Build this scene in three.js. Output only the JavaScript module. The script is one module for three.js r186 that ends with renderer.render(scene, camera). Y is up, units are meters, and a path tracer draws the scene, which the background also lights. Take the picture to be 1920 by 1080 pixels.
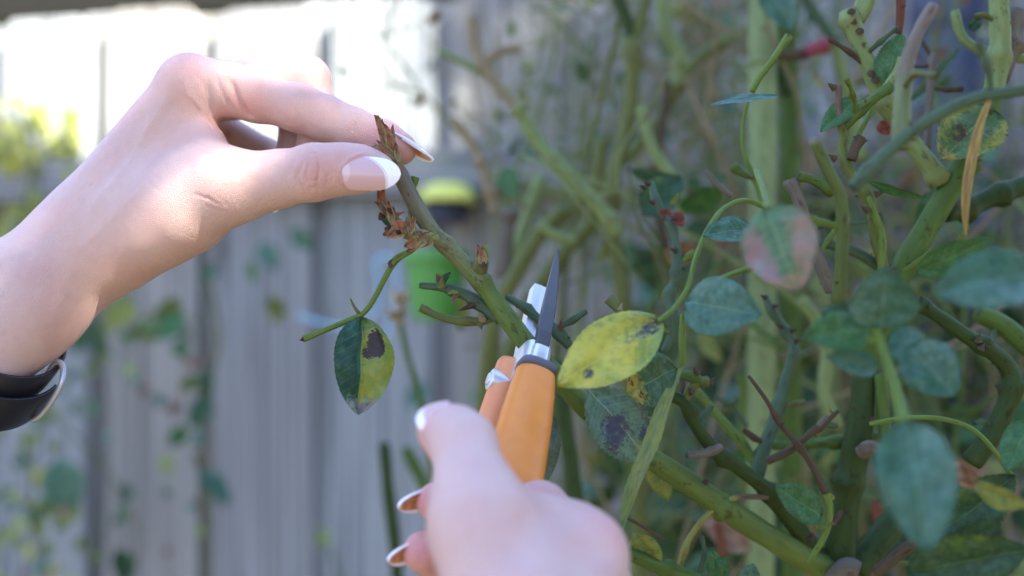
import * as THREE from 'three';
import { mergeGeometries } from 'three/addons/utils/BufferGeometryUtils.js';
import { ImprovedNoise } from 'three/addons/math/ImprovedNoise.js';
import { RoundedBoxGeometry } from 'three/addons/geometries/RoundedBoxGeometry.js';

// ---------------------------------------------------------------- camera, sky, sun, exposure
const F = 1883, EYE = 1.37;                       // focal length in photo pixels, eye height in metres
const scene = new THREE.Scene();
const camera = new THREE.PerspectiveCamera(2 * Math.atan(540 / F) * 180 / Math.PI, 16 / 9, 0.02, 200);
camera.position.set(0, EYE, 0);
camera.focus = 0.383;
camera.userData.fStop = 3.9;
camera.lookAt(0, EYE, -1);
camera.updateMatrixWorld();

const renderer = new THREE.WebGLRenderer({ antialias: true });
renderer.toneMapping = THREE.LinearToneMapping;
renderer.toneMappingExposure = 8.1;
renderer.shadowMap.enabled = true;

const SUN = new THREE.Vector3(0.60, 0.60, 0.53).normalize();
{
  const W = 256, H = 128, data = new Float32Array(W * H * 4);
  for (let y = 0; y < H; y++) for (let x = 0; x < W; x++) {
    const el = Math.max(0, ((y + 0.5) / H - 0.5) * Math.PI), s = Math.pow(Math.sin(el), 0.55);
    const hor = [0.57, 0.66, 0.85], zen = [0.22, 0.34, 0.69], o = (y * W + x) * 4;
    for (let c = 0; c < 3; c++) data[o + c] = (hor[c] * (1 - s) + zen[c] * s) * 0.45;
    data[o + 3] = 1;
  }
  const sky = new THREE.DataTexture(data, W, H, THREE.RGBAFormat, THREE.FloatType);
  sky.mapping = THREE.EquirectangularReflectionMapping; sky.magFilter = THREE.LinearFilter; sky.needsUpdate = true;
  scene.background = sky; scene.environment = sky;
}
const sun = new THREE.DirectionalLight(new THREE.Color(1.0, 0.93, 0.82), 4.9);
sun.position.copy(SUN).multiplyScalar(6).add(new THREE.Vector3(0, EYE, -0.5));
sun.target.position.set(0, EYE, -0.5);
sun.castShadow = true; sun.shadow.radius = 1.5; sun.shadow.mapSize.set(2048, 2048);
Object.assign(sun.shadow.camera, { left: -4, right: 4, top: 4, bottom: -4, near: 0.1, far: 20 });
scene.add(sun, sun.target);

// ---------------------------------------------------------------- helpers
const V = (x, y, z) => new THREE.Vector3(x, y, z);
const P = (px, py, d) => V((px - 960) / F * d / 1000, (540 - py) / F * d / 1000 + EYE, -d / 1000);  // photo pixel + distance in mm -> metres
let seed = 12345;
const rnd = (a = 1, b) => { seed = (Math.imul(seed, 1664525) + 1013904223) >>> 0; const t = seed / 4294967296; return b === undefined ? t * a : a + (b - a) * t; };
const perlin = new ImprovedNoise();
const fbm = (x, y, z, n = 4) => { let s = 0, a = 0.5; for (let i = 0; i < n; i++) { s += a * perlin.noise(x, y, z); x *= 2.03; y *= 2.03; z *= 2.03; a *= 0.5; } return s; };
const clamp = (x, a = 0, b = 1) => Math.min(b, Math.max(a, x));
const sstep = (a, b, x) => { const t = clamp((x - a) / (b - a)); return t * t * (3 - 2 * t); };
const mixc = (a, b, t) => [a[0] + (b[0] - a[0]) * t, a[1] + (b[1] - a[1]) * t, a[2] + (b[2] - a[2]) * t];
const used = {};
function numbered(name) { const n = used[name] = (used[name] ?? -1) + 1; return n ? name + '_' + String(n).padStart(3, '0') : name; }
function add(o, name, label, category, group, kind) {        // a top-level thing
  o.name = numbered(name); scene.add(o);
  if (label) o.userData.label = label;
  if (category) o.userData.category = category;
  if (group) o.userData.group = group;
  if (kind) o.userData.kind = kind;
  return o;
}
function part(parent, name, geometry, material, label) {
  const m = new THREE.Mesh(geometry, material); m.name = name; m.castShadow = m.receiveShadow = true;
  if (label) m.userData.label = label;
  parent.add(m); return m;
}
const geo = (pos, idx, uv, nor, col) => {
  const g = new THREE.BufferGeometry();
  g.setAttribute('position', new THREE.Float32BufferAttribute(pos, 3));
  if (uv) g.setAttribute('uv', new THREE.Float32BufferAttribute(uv, 2));
  if (col) g.setAttribute('color', new THREE.Float32BufferAttribute(col, 3));
  if (idx) g.setIndex(idx);
  if (nor) g.setAttribute('normal', new THREE.Float32BufferAttribute(nor, 3)); else g.computeVertexNormals();
  return g;
};
function dataTex(W, H, fn, srgb, repeat = true) {            // fn(u, v) -> [r,g,b] 0..1
  const d = new Uint8Array(W * H * 4);
  for (let y = 0; y < H; y++) for (let x = 0; x < W; x++) {
    const c = fn((x + 0.5) / W, (y + 0.5) / H), o = (y * W + x) * 4;
    d[o] = clamp(c[0]) * 255; d[o + 1] = clamp(c[1]) * 255; d[o + 2] = clamp(c[2]) * 255; d[o + 3] = 255;
  }
  const t = new THREE.DataTexture(d, W, H); t.magFilter = THREE.LinearFilter; t.minFilter = THREE.LinearMipmapLinearFilter; t.generateMipmaps = true;
  if (repeat) t.wrapS = t.wrapT = THREE.RepeatWrapping;
  if (srgb) t.colorSpace = THREE.SRGBColorSpace;
  t.needsUpdate = true; return t;
}
function tileNoise(u, v, cells, oct, off = 0) {              // tileable fbm on a torus of lattice cells
  let s = 0, a = 0.5, c = cells;
  for (let i = 0; i < oct; i++) {
    const x = u * c, y = v * c, n = (X, Y) => perlin.noise(X, Y, off + i * 7.3);
    const fx = u, fy = v;
    s += a * ((n(x, y) * (1 - fx) + n(x - c, y) * fx) * (1 - fy) + (n(x, y - c) * (1 - fx) + n(x - c, y - c) * fx) * fy);
    a *= 0.5; c *= 2;
  }
  return s;
}
const CELL = 0.00068, FRINGE = 1550, FSEED = 44;
// ---------------------------------------------------------------- bodies as smooth fields of tapered bones, meshed by surface nets
const smin = (a, b, k) => { const h = Math.max(k - Math.abs(a - b), 0) / k; return Math.min(a, b) - h * h * k * 0.25; };
const J = (px, py, d, r) => { const p = P(px, py, d); return { x: p.x, y: p.y, z: p.z, r: r / 1000 }; };
function bone(a, b) {                                        // tapered capsule a.r -> b.r
  const bx = b.x - a.x, by = b.y - a.y, bz = b.z - a.z, l2 = bx * bx + by * by + bz * bz, rr = a.r - b.r, a2 = Math.max(l2 - rr * rr, 1e-12), il2 = 1 / l2;
  return (x, y, z) => {
    const px = x - a.x, py = y - a.y, pz = z - a.z, yy = px * bx + py * by + pz * bz, zz = yy - l2;
    const ex = px * l2 - bx * yy, ey = py * l2 - by * yy, ez = pz * l2 - bz * yy, x2 = ex * ex + ey * ey + ez * ez;
    const y2 = yy * yy * l2, z2 = zz * zz * l2, k = Math.sign(rr) * rr * rr * x2;
    if (Math.sign(zz) * a2 * z2 > k) return Math.sqrt(x2 + z2) * il2 - b.r;
    if (Math.sign(yy) * a2 * y2 < k) return Math.sqrt(x2 + y2) * il2 - a.r;
    return (Math.sqrt(x2 * a2 * il2) + yy * rr) * il2 - a.r;
  };
}
const blend = (fs, k) => (x, y, z) => { let d = fs[0](x, y, z); for (let i = 1; i < fs.length; i++) d = smin(d, fs[i](x, y, z), k); return d; };
function chain(js, k = 0.003) {
  const bs = []; for (let i = 0; i + 1 < js.length; i++) bs.push(bone(js[i], js[i + 1]));
  const f = blend(bs, k), m = (c) => (Math.min(...js.map((j) => j[c] - j.r)) + Math.max(...js.map((j) => j[c] + j.r))) / 2;
  f.c = [m('x'), m('y'), m('z')]; f.R = Math.max(...js.map((j) => Math.hypot(j.x - f.c[0], j.y - f.c[1], j.z - f.c[2]) + j.r)) + k;
  return f;
}
// a palm with fingers: every finger melts into the palm (k) but not into its neighbours
const body = (palm, fingers) => (x, y, z) => {
  const p = palm(x, y, z); let d = p;
  for (const [g, k] of fingers) { if (Math.hypot(x - g.c[0], y - g.c[1], z - g.c[2]) - g.R > d + k) continue; d = Math.min(d, smin(p, g(x, y, z), k)); }
  return d;
};
function meshField(f, lo, hi, cell) {
  const n = [0, 1, 2].map((i) => Math.ceil((hi[i] - lo[i]) / cell / 6) * 6 + 1), [nx, ny, nz] = n, val = new Float32Array(nx * ny * nz), B = 6;
  for (let bz = 0; bz < nz; bz += B) for (let by = 0; by < ny; by += B) for (let bx = 0; bx < nx; bx += B) {
    const x1 = Math.min(bx + B, nx), y1 = Math.min(by + B, ny), z1 = Math.min(bz + B, nz);
    const c = f(lo[0] + (bx + B / 2) * cell, lo[1] + (by + B / 2) * cell, lo[2] + (bz + B / 2) * cell), far = Math.abs(c) > B * cell * 0.92;
    for (let z = bz; z < z1; z++) for (let y = by; y < y1; y++) for (let x = bx; x < x1; x++)
      val[(z * ny + y) * nx + x] = far ? c : f(lo[0] + x * cell, lo[1] + y * cell, lo[2] + z * cell);
  }
  const at = (x, y, z) => (z * ny + y) * nx + x, ids = new Int32Array(nx * ny * nz).fill(-1), pos = [], idx = [];
  const off = [[0, 0, 0], [1, 0, 0], [0, 1, 0], [1, 1, 0], [0, 0, 1], [1, 0, 1], [0, 1, 1], [1, 1, 1]];
  const edges = [[0, 1], [2, 3], [4, 5], [6, 7], [0, 2], [1, 3], [4, 6], [5, 7], [0, 4], [1, 5], [2, 6], [3, 7]];
  const v = new Float32Array(8);
  for (let z = 0; z < nz - 1; z++) for (let y = 0; y < ny - 1; y++) for (let x = 0; x < nx - 1; x++) {
    let neg = 0; const b = at(x, y, z);
    for (let i = 0; i < 8; i++) { v[i] = val[b + off[i][0] + off[i][1] * nx + off[i][2] * nx * ny]; if (v[i] < 0) neg++; }
    if (neg === 0 || neg === 8) continue;
    let sx = 0, sy = 0, sz = 0, m = 0;
    for (const [p, q] of edges) if ((v[p] < 0) !== (v[q] < 0)) { const t = v[p] / (v[p] - v[q]); sx += off[p][0] + (off[q][0] - off[p][0]) * t; sy += off[p][1] + (off[q][1] - off[p][1]) * t; sz += off[p][2] + (off[q][2] - off[p][2]) * t; m++; }
    ids[b] = pos.length / 3; pos.push(lo[0] + (x + sx / m) * cell, lo[1] + (y + sy / m) * cell, lo[2] + (z + sz / m) * cell);
  }
  const quad = (a, b, c, d, flip) => { if (a < 0 || b < 0 || c < 0 || d < 0) return; flip ? idx.push(a, c, b, a, d, c) : idx.push(a, b, c, a, c, d); };
  for (let z = 1; z < nz - 1; z++) for (let y = 1; y < ny - 1; y++) for (let x = 1; x < nx - 1; x++) {
    const b = at(x, y, z), s = val[b] < 0;
    if (s !== (val[b + 1] < 0)) quad(ids[b], ids[b - nx], ids[b - nx - nx * ny], ids[b - nx * ny], !s);
    if (s !== (val[b + nx] < 0)) quad(ids[b], ids[b - nx * ny], ids[b - 1 - nx * ny], ids[b - 1], !s);
    if (s !== (val[b + nx * ny] < 0)) quad(ids[b], ids[b - 1], ids[b - 1 - nx], ids[b - nx], !s);
  }
  const e = cell * 0.5, N = new Float32Array(pos.length);                 // snap to the surface, take the field's gradient as normal
  for (let i = 0; i < pos.length; i += 3) {
    const x = pos[i], y = pos[i + 1], z = pos[i + 2], d = f(x, y, z);
    let gx = f(x + e, y, z) - d, gy = f(x, y + e, z) - d, gz = f(x, y, z + e) - d; const l = Math.hypot(gx, gy, gz) || 1; gx /= l; gy /= l; gz /= l;
    const s = clamp(d, -cell, cell); pos[i] -= gx * s; pos[i + 1] -= gy * s; pos[i + 2] -= gz * s; N[i] = gx; N[i + 1] = gy; N[i + 2] = gz;
  }
  return { pos, idx, N };
}
function traceTo(f, px, py, d0 = 250) {                                    // first point of a body along a pixel's ray
  const dir = P(px, py, 1000).sub(V(0, EYE, 0)).normalize(), o = V(0, EYE, 0).addScaledVector(dir, d0 / 1000); let t = 0;
  for (let i = 0; i < 80; i++) { const p = o.clone().addScaledVector(dir, t), d = f(p.x, p.y, p.z); if (d < 1e-5) return p; t += d * 0.9; if (t > 0.6) break; }
  return null;
}
// wrinkles: each is a polyline of pixels dropped onto the surface, pressed in (or raised) by a gaussian of 3-D distance
function wrinkle(m, f, list) {
  const segs = [];
  for (const [pts, depth, width, d0] of list) {
    const q = pts.map(([x, y]) => traceTo(f, x, y, d0)).filter(Boolean);
    for (let i = 0; i + 1 < q.length; i++) segs.push({ a: q[i], b: q[i + 1], depth: depth / 1000, w: width / 1000, end: (i === 0 ? 1 : 0) + (i === q.length - 2 ? 2 : 0), n: q.length - 1, i });
  }
  const { pos, N } = m, ab = V(0, 0, 0), ap = V(0, 0, 0), out = pos.slice();
  const R = Math.max(...segs.map((s) => s.w)) * 3.2, C = 0.004, grid = new Map();
  for (const s of segs) {
    const lo = [0, 1, 2].map((k) => Math.floor((Math.min(s.a.getComponent(k), s.b.getComponent(k)) - R) / C)), hi = [0, 1, 2].map((k) => Math.floor((Math.max(s.a.getComponent(k), s.b.getComponent(k)) + R) / C));
    for (let x = lo[0]; x <= hi[0]; x++) for (let y = lo[1]; y <= hi[1]; y++) for (let z = lo[2]; z <= hi[2]; z++) { const k = x + ',' + y + ',' + z; grid.has(k) ? grid.get(k).push(s) : grid.set(k, [s]); }
  }
  for (let i = 0; i < pos.length; i += 3) {
    const near = grid.get(Math.floor(pos[i] / C) + ',' + Math.floor(pos[i + 1] / C) + ',' + Math.floor(pos[i + 2] / C)); if (!near) continue;
    const best = new Map();
    for (const s of near) {
      ab.subVectors(s.b, s.a); ap.set(pos[i] - s.a.x, pos[i + 1] - s.a.y, pos[i + 2] - s.a.z);
      const t = clamp(ap.dot(ab) / ab.lengthSq()), d = ap.addScaledVector(ab, -t).length(); if (d > 3.2 * s.w) continue;
      const along = (s.i + t) / s.n, fade = sstep(0, 0.22, along) * sstep(1, 0.78, along), g = s.depth * fade * Math.exp(-(d * d) / (s.w * s.w)), key = s.depth + '|' + s.n + '|' + s.w;
      if (Math.abs(g) > Math.abs(best.get(key) ?? 0)) best.set(key, g);
    }
    let h = 0; for (const g of best.values()) h += g;
    out[i] -= N[i] * h; out[i + 1] -= N[i + 1] * h; out[i + 2] -= N[i + 2] * h;
  }
  for (let i = 0; i < pos.length; i++) pos[i] = out[i];
}
// per-face box mapping in metres, so that fine skin relief keeps its size all round
function skinGeometry(ms, tone) {
  const pos = [], nor = [], uv = [], col = [];
  for (const { pos: p, idx, N } of ms) {
    const g = geo(p, idx, null, null), n = g.attributes.normal.array;
    const colors = new Float32Array(p.length);
    for (let i = 0; i < p.length; i += 3) { const c = tone(p[i], p[i + 1], p[i + 2]); colors[i] = c[0]; colors[i + 1] = c[1]; colors[i + 2] = c[2]; }
    for (let t = 0; t < idx.length; t += 3) {
      const ax = Math.abs(n[idx[t] * 3]) + Math.abs(n[idx[t + 1] * 3]), ay = Math.abs(n[idx[t] * 3 + 1]) + Math.abs(n[idx[t + 1] * 3 + 1]), az = Math.abs(n[idx[t] * 3 + 2]) + Math.abs(n[idx[t + 1] * 3 + 2]);
      for (let k = 0; k < 3; k++) {
        const i = idx[t + k] * 3; pos.push(p[i], p[i + 1], p[i + 2]); nor.push(n[i], n[i + 1], n[i + 2]); col.push(colors[i], colors[i + 1], colors[i + 2]);
        if (az >= ax && az >= ay) uv.push(p[i] / 0.014, p[i + 1] / 0.014); else if (ay >= ax) uv.push(p[i] / 0.014, p[i + 2] / 0.014); else uv.push(p[i + 2] / 0.014, p[i + 1] / 0.014);
      }
    }
  }
  return geo(pos, null, uv, nor, col);
}
// ---------------------------------------------------------------- ground, fence, neighbouring roof, the unseen tree added to shade the bed
seed = 1577;
const FA = 11.5 * Math.PI / 180, F0 = V(0, EYE, -1.6), FU = V(Math.cos(FA), 0, Math.sin(FA)), FN = V(-Math.sin(FA), 0, Math.cos(FA));   // the fence's middle, its run and the way it faces
{
  const soil = dataTex(512, 512, (u, v) => { const n = tileNoise(u, v, 10, 5, 1), m = tileNoise(u, v, 40, 3, 4), k = 0.5 + n + 0.5 * m; return [0.20 + 0.16 * k, 0.17 + 0.15 * k, 0.10 + 0.10 * k]; }, true);
  soil.repeat.set(400, 400);
  const g = new THREE.Mesh(new THREE.PlaneGeometry(200, 200).rotateX(-Math.PI / 2), new THREE.MeshStandardMaterial({ map: soil, bumpMap: soil, bumpScale: 0.02, roughness: 1 }));
  g.receiveShadow = true; add(g, 'ground', null, null, null, 'structure');
}
{
  const grain = (seed2, warm) => dataTex(256, 1024, (u, v) => {
    const s = perlin.noise(u * 26, v * 3 + seed2, seed2), f = perlin.noise(u * 90, v * 7, seed2 + 4), w = tileNoise(u, v, 5, 3, seed2), k = 0.86 + 0.16 * s + 0.12 * f + 0.2 * w, crack = Math.pow(1 - Math.abs(perlin.noise(u * 14, v * 1.2, seed2 + 9)), 26) * 0.3;
    const st = sstep(0.12, 0.45, tileNoise(u, v, 4, 3, seed2 + 20));
    return [k * (0.675 + warm) - crack - 0.10 * st, k * 0.68 - crack - 0.075 * st, k * (0.665 - warm) - crack - 0.10 * st];
  }, true);
  const mats = [0, 1, 2].map((i) => { const t = grain(i * 5.1 + 1, [-0.02, -0.005, 0.005][i]); return new THREE.MeshStandardMaterial({ map: t, bumpMap: t, bumpScale: 0.0025, roughness: 0.92, color: [0xffffff, 0xf0f0f4, 0xf6f4f2][i] }); });
  const fence = add(new THREE.Group(), 'paling_fence', 'weathered grey timber paling fence with dog-eared boards behind the roses', 'fence');
  fence.position.copy(F0).setY(0); fence.rotation.y = -FA;
  const top = EYE + 0.468, W = 0.168, PITCH = 0.2055, T = 0.017;
  const board = (w, h, cut) => {
    const s = new THREE.Shape(); s.moveTo(-w / 2, 0.03); s.lineTo(w / 2, 0.03); s.lineTo(w / 2, h - cut); s.lineTo(w / 2 - cut, h); s.lineTo(-w / 2 + cut, h); s.lineTo(-w / 2, h - cut); s.closePath();
    const g = new THREE.ExtrudeGeometry(s, { depth: T - 0.004, bevelEnabled: true, bevelSize: 0.002, bevelThickness: 0.002, bevelSegments: 1 }), p = g.attributes.position, uv = g.attributes.uv;
    for (let i = 0; i < p.count; i++) uv.setXY(i, p.getX(i) / 0.24 + 0.5, p.getY(i) / 1.9);
    return g;
  };
  const front = [0, 1, 2].map((i) => board(W, top + [0, 0.006, -0.005][i], 0.022)), back = [0, 1].map((i) => board(0.10, top + [-0.006, 0.008][i], 0.018));
  const first = -0.11 - 0.0185 - W / 2;                                       // a gap falls where the photograph shows one
  for (let k = -9; k <= 11; k++) {
    const b = part(fence, 'paling', front[(k + 21) % 3], mats[(k * 2 + 30) % 3]); b.position.set(first + k * PITCH, 0, 0.0);
    const c = part(fence, 'paling', back[(k + 20) % 2], mats[(k + 31) % 3]); c.position.set(first + (k + 0.5) * PITCH, 0, -0.020);
  }
  for (const [y, h] of [[EYE + 0.148, 0.068], [0.28, 0.075]]) { const g = new RoundedBoxGeometry(4.4, h, 0.036, 2, 0.003), p = g.attributes.position, uv = g.attributes.uv; for (let i = 0; i < p.count; i++) uv.setXY(i, p.getY(i) / 0.24, p.getX(i) / 1.9); const r = part(fence, 'rail', g, mats[1]); r.position.set(0.2, y + h / 2, 0.0365); }
  for (const x of [-1.7, 1.95]) { const r = part(fence, 'post', new RoundedBoxGeometry(0.09, top - 0.05, 0.07, 2, 0.004), mats[2]); r.position.set(x, (top - 0.05) / 2, -0.06); }
}
{
  const h = add(new THREE.Group(), 'neighbouring_house', 'dark gutter and roof of the house showing above the fence top', 'house');
  h.position.set(-1.2, 0, -4.6); h.rotation.y = -FA;
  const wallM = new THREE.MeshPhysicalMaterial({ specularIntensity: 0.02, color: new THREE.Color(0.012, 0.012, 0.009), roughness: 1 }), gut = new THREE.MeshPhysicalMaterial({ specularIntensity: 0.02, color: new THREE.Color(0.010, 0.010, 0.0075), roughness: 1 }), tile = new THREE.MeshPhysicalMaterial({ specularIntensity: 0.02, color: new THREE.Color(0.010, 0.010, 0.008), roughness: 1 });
  part(h, 'wall', new THREE.BoxGeometry(5.2, 2.5, 3), wallM).position.set(-0.8, 1.25, -1.8);
  const gs = new THREE.Shape(); gs.moveTo(0, 0); gs.lineTo(0.12, 0); gs.lineTo(0.14, 0.12); gs.lineTo(0.12, 0.12); gs.lineTo(0.105, 0.015); gs.lineTo(0.012, 0.015); gs.lineTo(0.012, 0.12); gs.lineTo(0, 0.12);
  const gg = new THREE.ExtrudeGeometry(gs, { depth: 5.6, bevelEnabled: false }); gg.rotateY(-Math.PI / 2); gg.translate(2.0, 2.5, 0);
  part(h, 'gutter', gg, gut);
  const rs = new THREE.Shape(); rs.moveTo(0.05, 2.62); rs.lineTo(-1.8, 3.6); rs.lineTo(-3.6, 2.62);
  const rg = new THREE.ExtrudeGeometry(rs, { depth: 5.6, bevelEnabled: false }); rg.rotateY(-Math.PI / 2); rg.translate(2.0, 0, 0); part(h, 'roof', rg, tile);
}
{
  // unseen tree added sunward: crown shaped to shade bed and fence, fleck the hand
  const tree = add(new THREE.Group(), 'added_shade_tree', 'unseen leafy tree added off to the right to shade the rose bed', 'tree');
  const bark = new THREE.MeshStandardMaterial({ color: new THREE.Color(0.12, 0.09, 0.06), roughness: 0.95 });
  const at = (u, v, t) => F0.clone().addScaledVector(FU, u).add(V(0, v, 0)).addScaledVector(SUN, t);
  const limb = (pts, r0, r1) => { const c = new THREE.CatmullRomCurve3(pts), g = new THREE.TubeGeometry(c, 24, 1, 8), p = g.attributes.position; for (let i = 0; i < p.count; i++) { const s = Math.floor(i / 9) / 24, q = c.getPointAt(s), r = r0 + (r1 - r0) * s; p.setXYZ(i, q.x + (p.getX(i) - q.x) * r, q.y + (p.getY(i) - q.y) * r, q.z + (p.getZ(i) - q.z) * r); } g.computeVertexNormals(); return g; };
  const base = V(3.6, 0, 2.1);
  part(tree, 'trunk', limb([base, V(3.5, 1.2, 2.0), at(0.4, -1.0, 5.4), at(0.3, -0.2, 5.4)], 0.14, 0.05), bark);
  for (const [u, v] of [[-1.7, -1.5], [-0.8, -0.4], [1.4, 0.3], [0.2, 0.8], [-1.0, -1.6]]) part(tree, 'limb', limb([at(0.4, -1.0, 5.4), at(u * 0.5 + 0.2, v * 0.5 - 0.3, 5.3), at(u, v, 5.3)], 0.05, 0.015), bark);
  const s = new THREE.Shape(); s.moveTo(0, -0.045); s.quadraticCurveTo(0.032, -0.01, 0, 0.05); s.quadraticCurveTo(-0.032, -0.01, 0, -0.045);
  const B = 12000, E = 4200, T = FRINGE, leaves = new THREE.InstancedMesh(new THREE.ShapeGeometry(s, 4), new THREE.MeshStandardMaterial({ color: new THREE.Color(0.07, 0.11, 0.03), roughness: 0.8, side: THREE.DoubleSide }), B + E + T), m = new THREE.Matrix4(), q = new THREE.Quaternion(), e = new THREE.Euler();
  let n = 0;
  const hang = (u, v, a, b) => { e.set(rnd(6.3), rnd(6.3), rnd(6.3)); q.setFromEuler(e); m.compose(at(u, v, rnd(4.7, 6.1)), q, V(1, 1, 1).multiplyScalar(rnd(a, b))); leaves.setMatrixAt(n++, m); };
  while (n < B) {                                                               // the body of the crown, big leaves
    const u = rnd(-2.7, 2.0), v = rnd(-2.9, 1.0), w = 0.03 * fbm(u * 3, v * 3, 1, 2);
    if ((u > -0.10 + w && (v < -0.05 || rnd() < 0.42)) || (v < 0.13 + w && u > -1.72) || v < -2.12) hang(u, v, 1.5, 2.3);
  }
  while (n < B + E) { const u = rnd(-2.4, -1.70), v = rnd(-2.14, -1.40); if (u > -1.84 || (u > -1.965 && v < -1.805) || (v < -1.98 && rnd() < 0.65)) hang(u, v, 0.6, 0.95); }   // smaller leaves packed at the rim to keep stem and right hand shaded
  seed = FSEED;
  while (n < B + E + T) hang(n % 3 ? rnd(-2.6, -1.84) : rnd(-2.3, -2.02), rnd(-1.98, -1.45), 0.45, 0.75);    // sparse small leaves added to dapple the sun on the left hand
  leaves.name = 'crown'; leaves.castShadow = true; leaves.userData.kind = 'stuff'; tree.add(leaves);
}
// ---------------------------------------------------------------- the person's two hands
seed = 2077;
const skinBump = (() => {                                                   // tileable skin relief: small polygons between fine lines, 14 mm across
  const S = 512, C = 20, pts = []; let s = 77; const r = () => { s = (Math.imul(s, 1664525) + 1013904223) >>> 0; return s / 4294967296; };
  for (let i = 0; i < C * C; i++) pts.push([r(), r()]);
  return dataTex(S, S, (u, v) => {
    const wu = u + 0.012 * tileNoise(u, v, 6, 2, 3), wv = v + 0.012 * tileNoise(u, v, 6, 2, 9), x = wu * C, y = wv * C, cx = Math.floor(x), cy = Math.floor(y); let a = 9, b = 9;
    for (let j = -1; j <= 1; j++) for (let i = -1; i <= 1; i++) { const q = pts[((cy + j + C) % C) * C + (cx + i + C) % C], d = Math.hypot(cx + i + q[0] - x, (cy + j + q[1] - y) * 1.25); if (d < a) { b = a; a = d; } else if (d < b) b = d; }
    const h = 0.6 * sstep(0, 0.35, b - a) + 0.2 + 0.35 * tileNoise(u, v, 16, 3, 5); return [h, h, h];
  });
})();
const skinMat = new THREE.MeshPhysicalMaterial({ vertexColors: true, color: 0xffffff, roughness: 0.48, bumpMap: skinBump, bumpScale: 0.00025, specularIntensity: 0.65, sheen: 0.25, sheenColor: new THREE.Color(0.9, 0.55, 0.45), sheenRoughness: 0.5 });
const nailTex = (() => {                                                    // left half: the polished face, right half: the bare underside
  const W = 512, H = 512, c = document.createElement('canvas'); c.width = W; c.height = H; const x = c.getContext('2d');
  x.fillStyle = '#c79f9b'; x.fillRect(0, 0, 256, H);
  x.fillStyle = '#d4b1ac'; x.beginPath(); x.ellipse(128, H - 10, 90, 60, 0, 0, 7); x.fill();
  const smile = (t) => 300 - 190 * t - 120 * Math.sin(Math.PI * t) * (0.9 - 0.5 * t);                     // where the white tip begins, slanting across the nail
  x.fillStyle = '#f2f1f6'; x.beginPath(); x.moveTo(0, 0); for (let i = 0; i <= 32; i++) x.lineTo(8 * i, smile(i / 32)); x.lineTo(256, 0); x.closePath(); x.fill();
  x.strokeStyle = '#efeaf3'; x.lineWidth = 5;
  for (let i = 0; i <= 16; i++) { x.beginPath(); x.arc(16 * i, smile(i / 16) + 6, 11, 0, 7); x.stroke(); }
  x.strokeStyle = '#d6d3ea'; x.lineWidth = 3;
  for (const [a, b, q] of [[100, 60, 20], [140, 50, 24], [180, 60, 18], [60, 120, 22], [90, 100, 15], [150, 95, 13], [30, 190, 18]]) { x.beginPath(); x.arc(a, b, q, 0.4, 5.4); x.stroke(); }
  x.fillStyle = '#c98f62'; x.fillRect(256, 0, 256, H);
  for (let i = 0; i < 260; i++) { x.fillStyle = ['rgba(140,80,50,.25)', 'rgba(235,190,150,.3)'][i % 2]; x.beginPath(); x.ellipse(256 + rnd(256), rnd(H), rnd(3, 16), rnd(3, 22), rnd(3), 0, 7); x.fill(); }
  x.fillStyle = '#f3efee'; x.fillRect(256, 0, 256, 34); x.fillRect(256, 0, 34, 330); x.fillRect(478, 0, 34, 330);
  const t = new THREE.CanvasTexture(c); t.colorSpace = THREE.SRGBColorSpace; t.magFilter = THREE.LinearFilter; return t;
})();
const nailMat = new THREE.MeshPhysicalMaterial({ map: nailTex, roughness: 0.28, clearcoat: 1, clearcoatRoughness: 0.06 });
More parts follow.
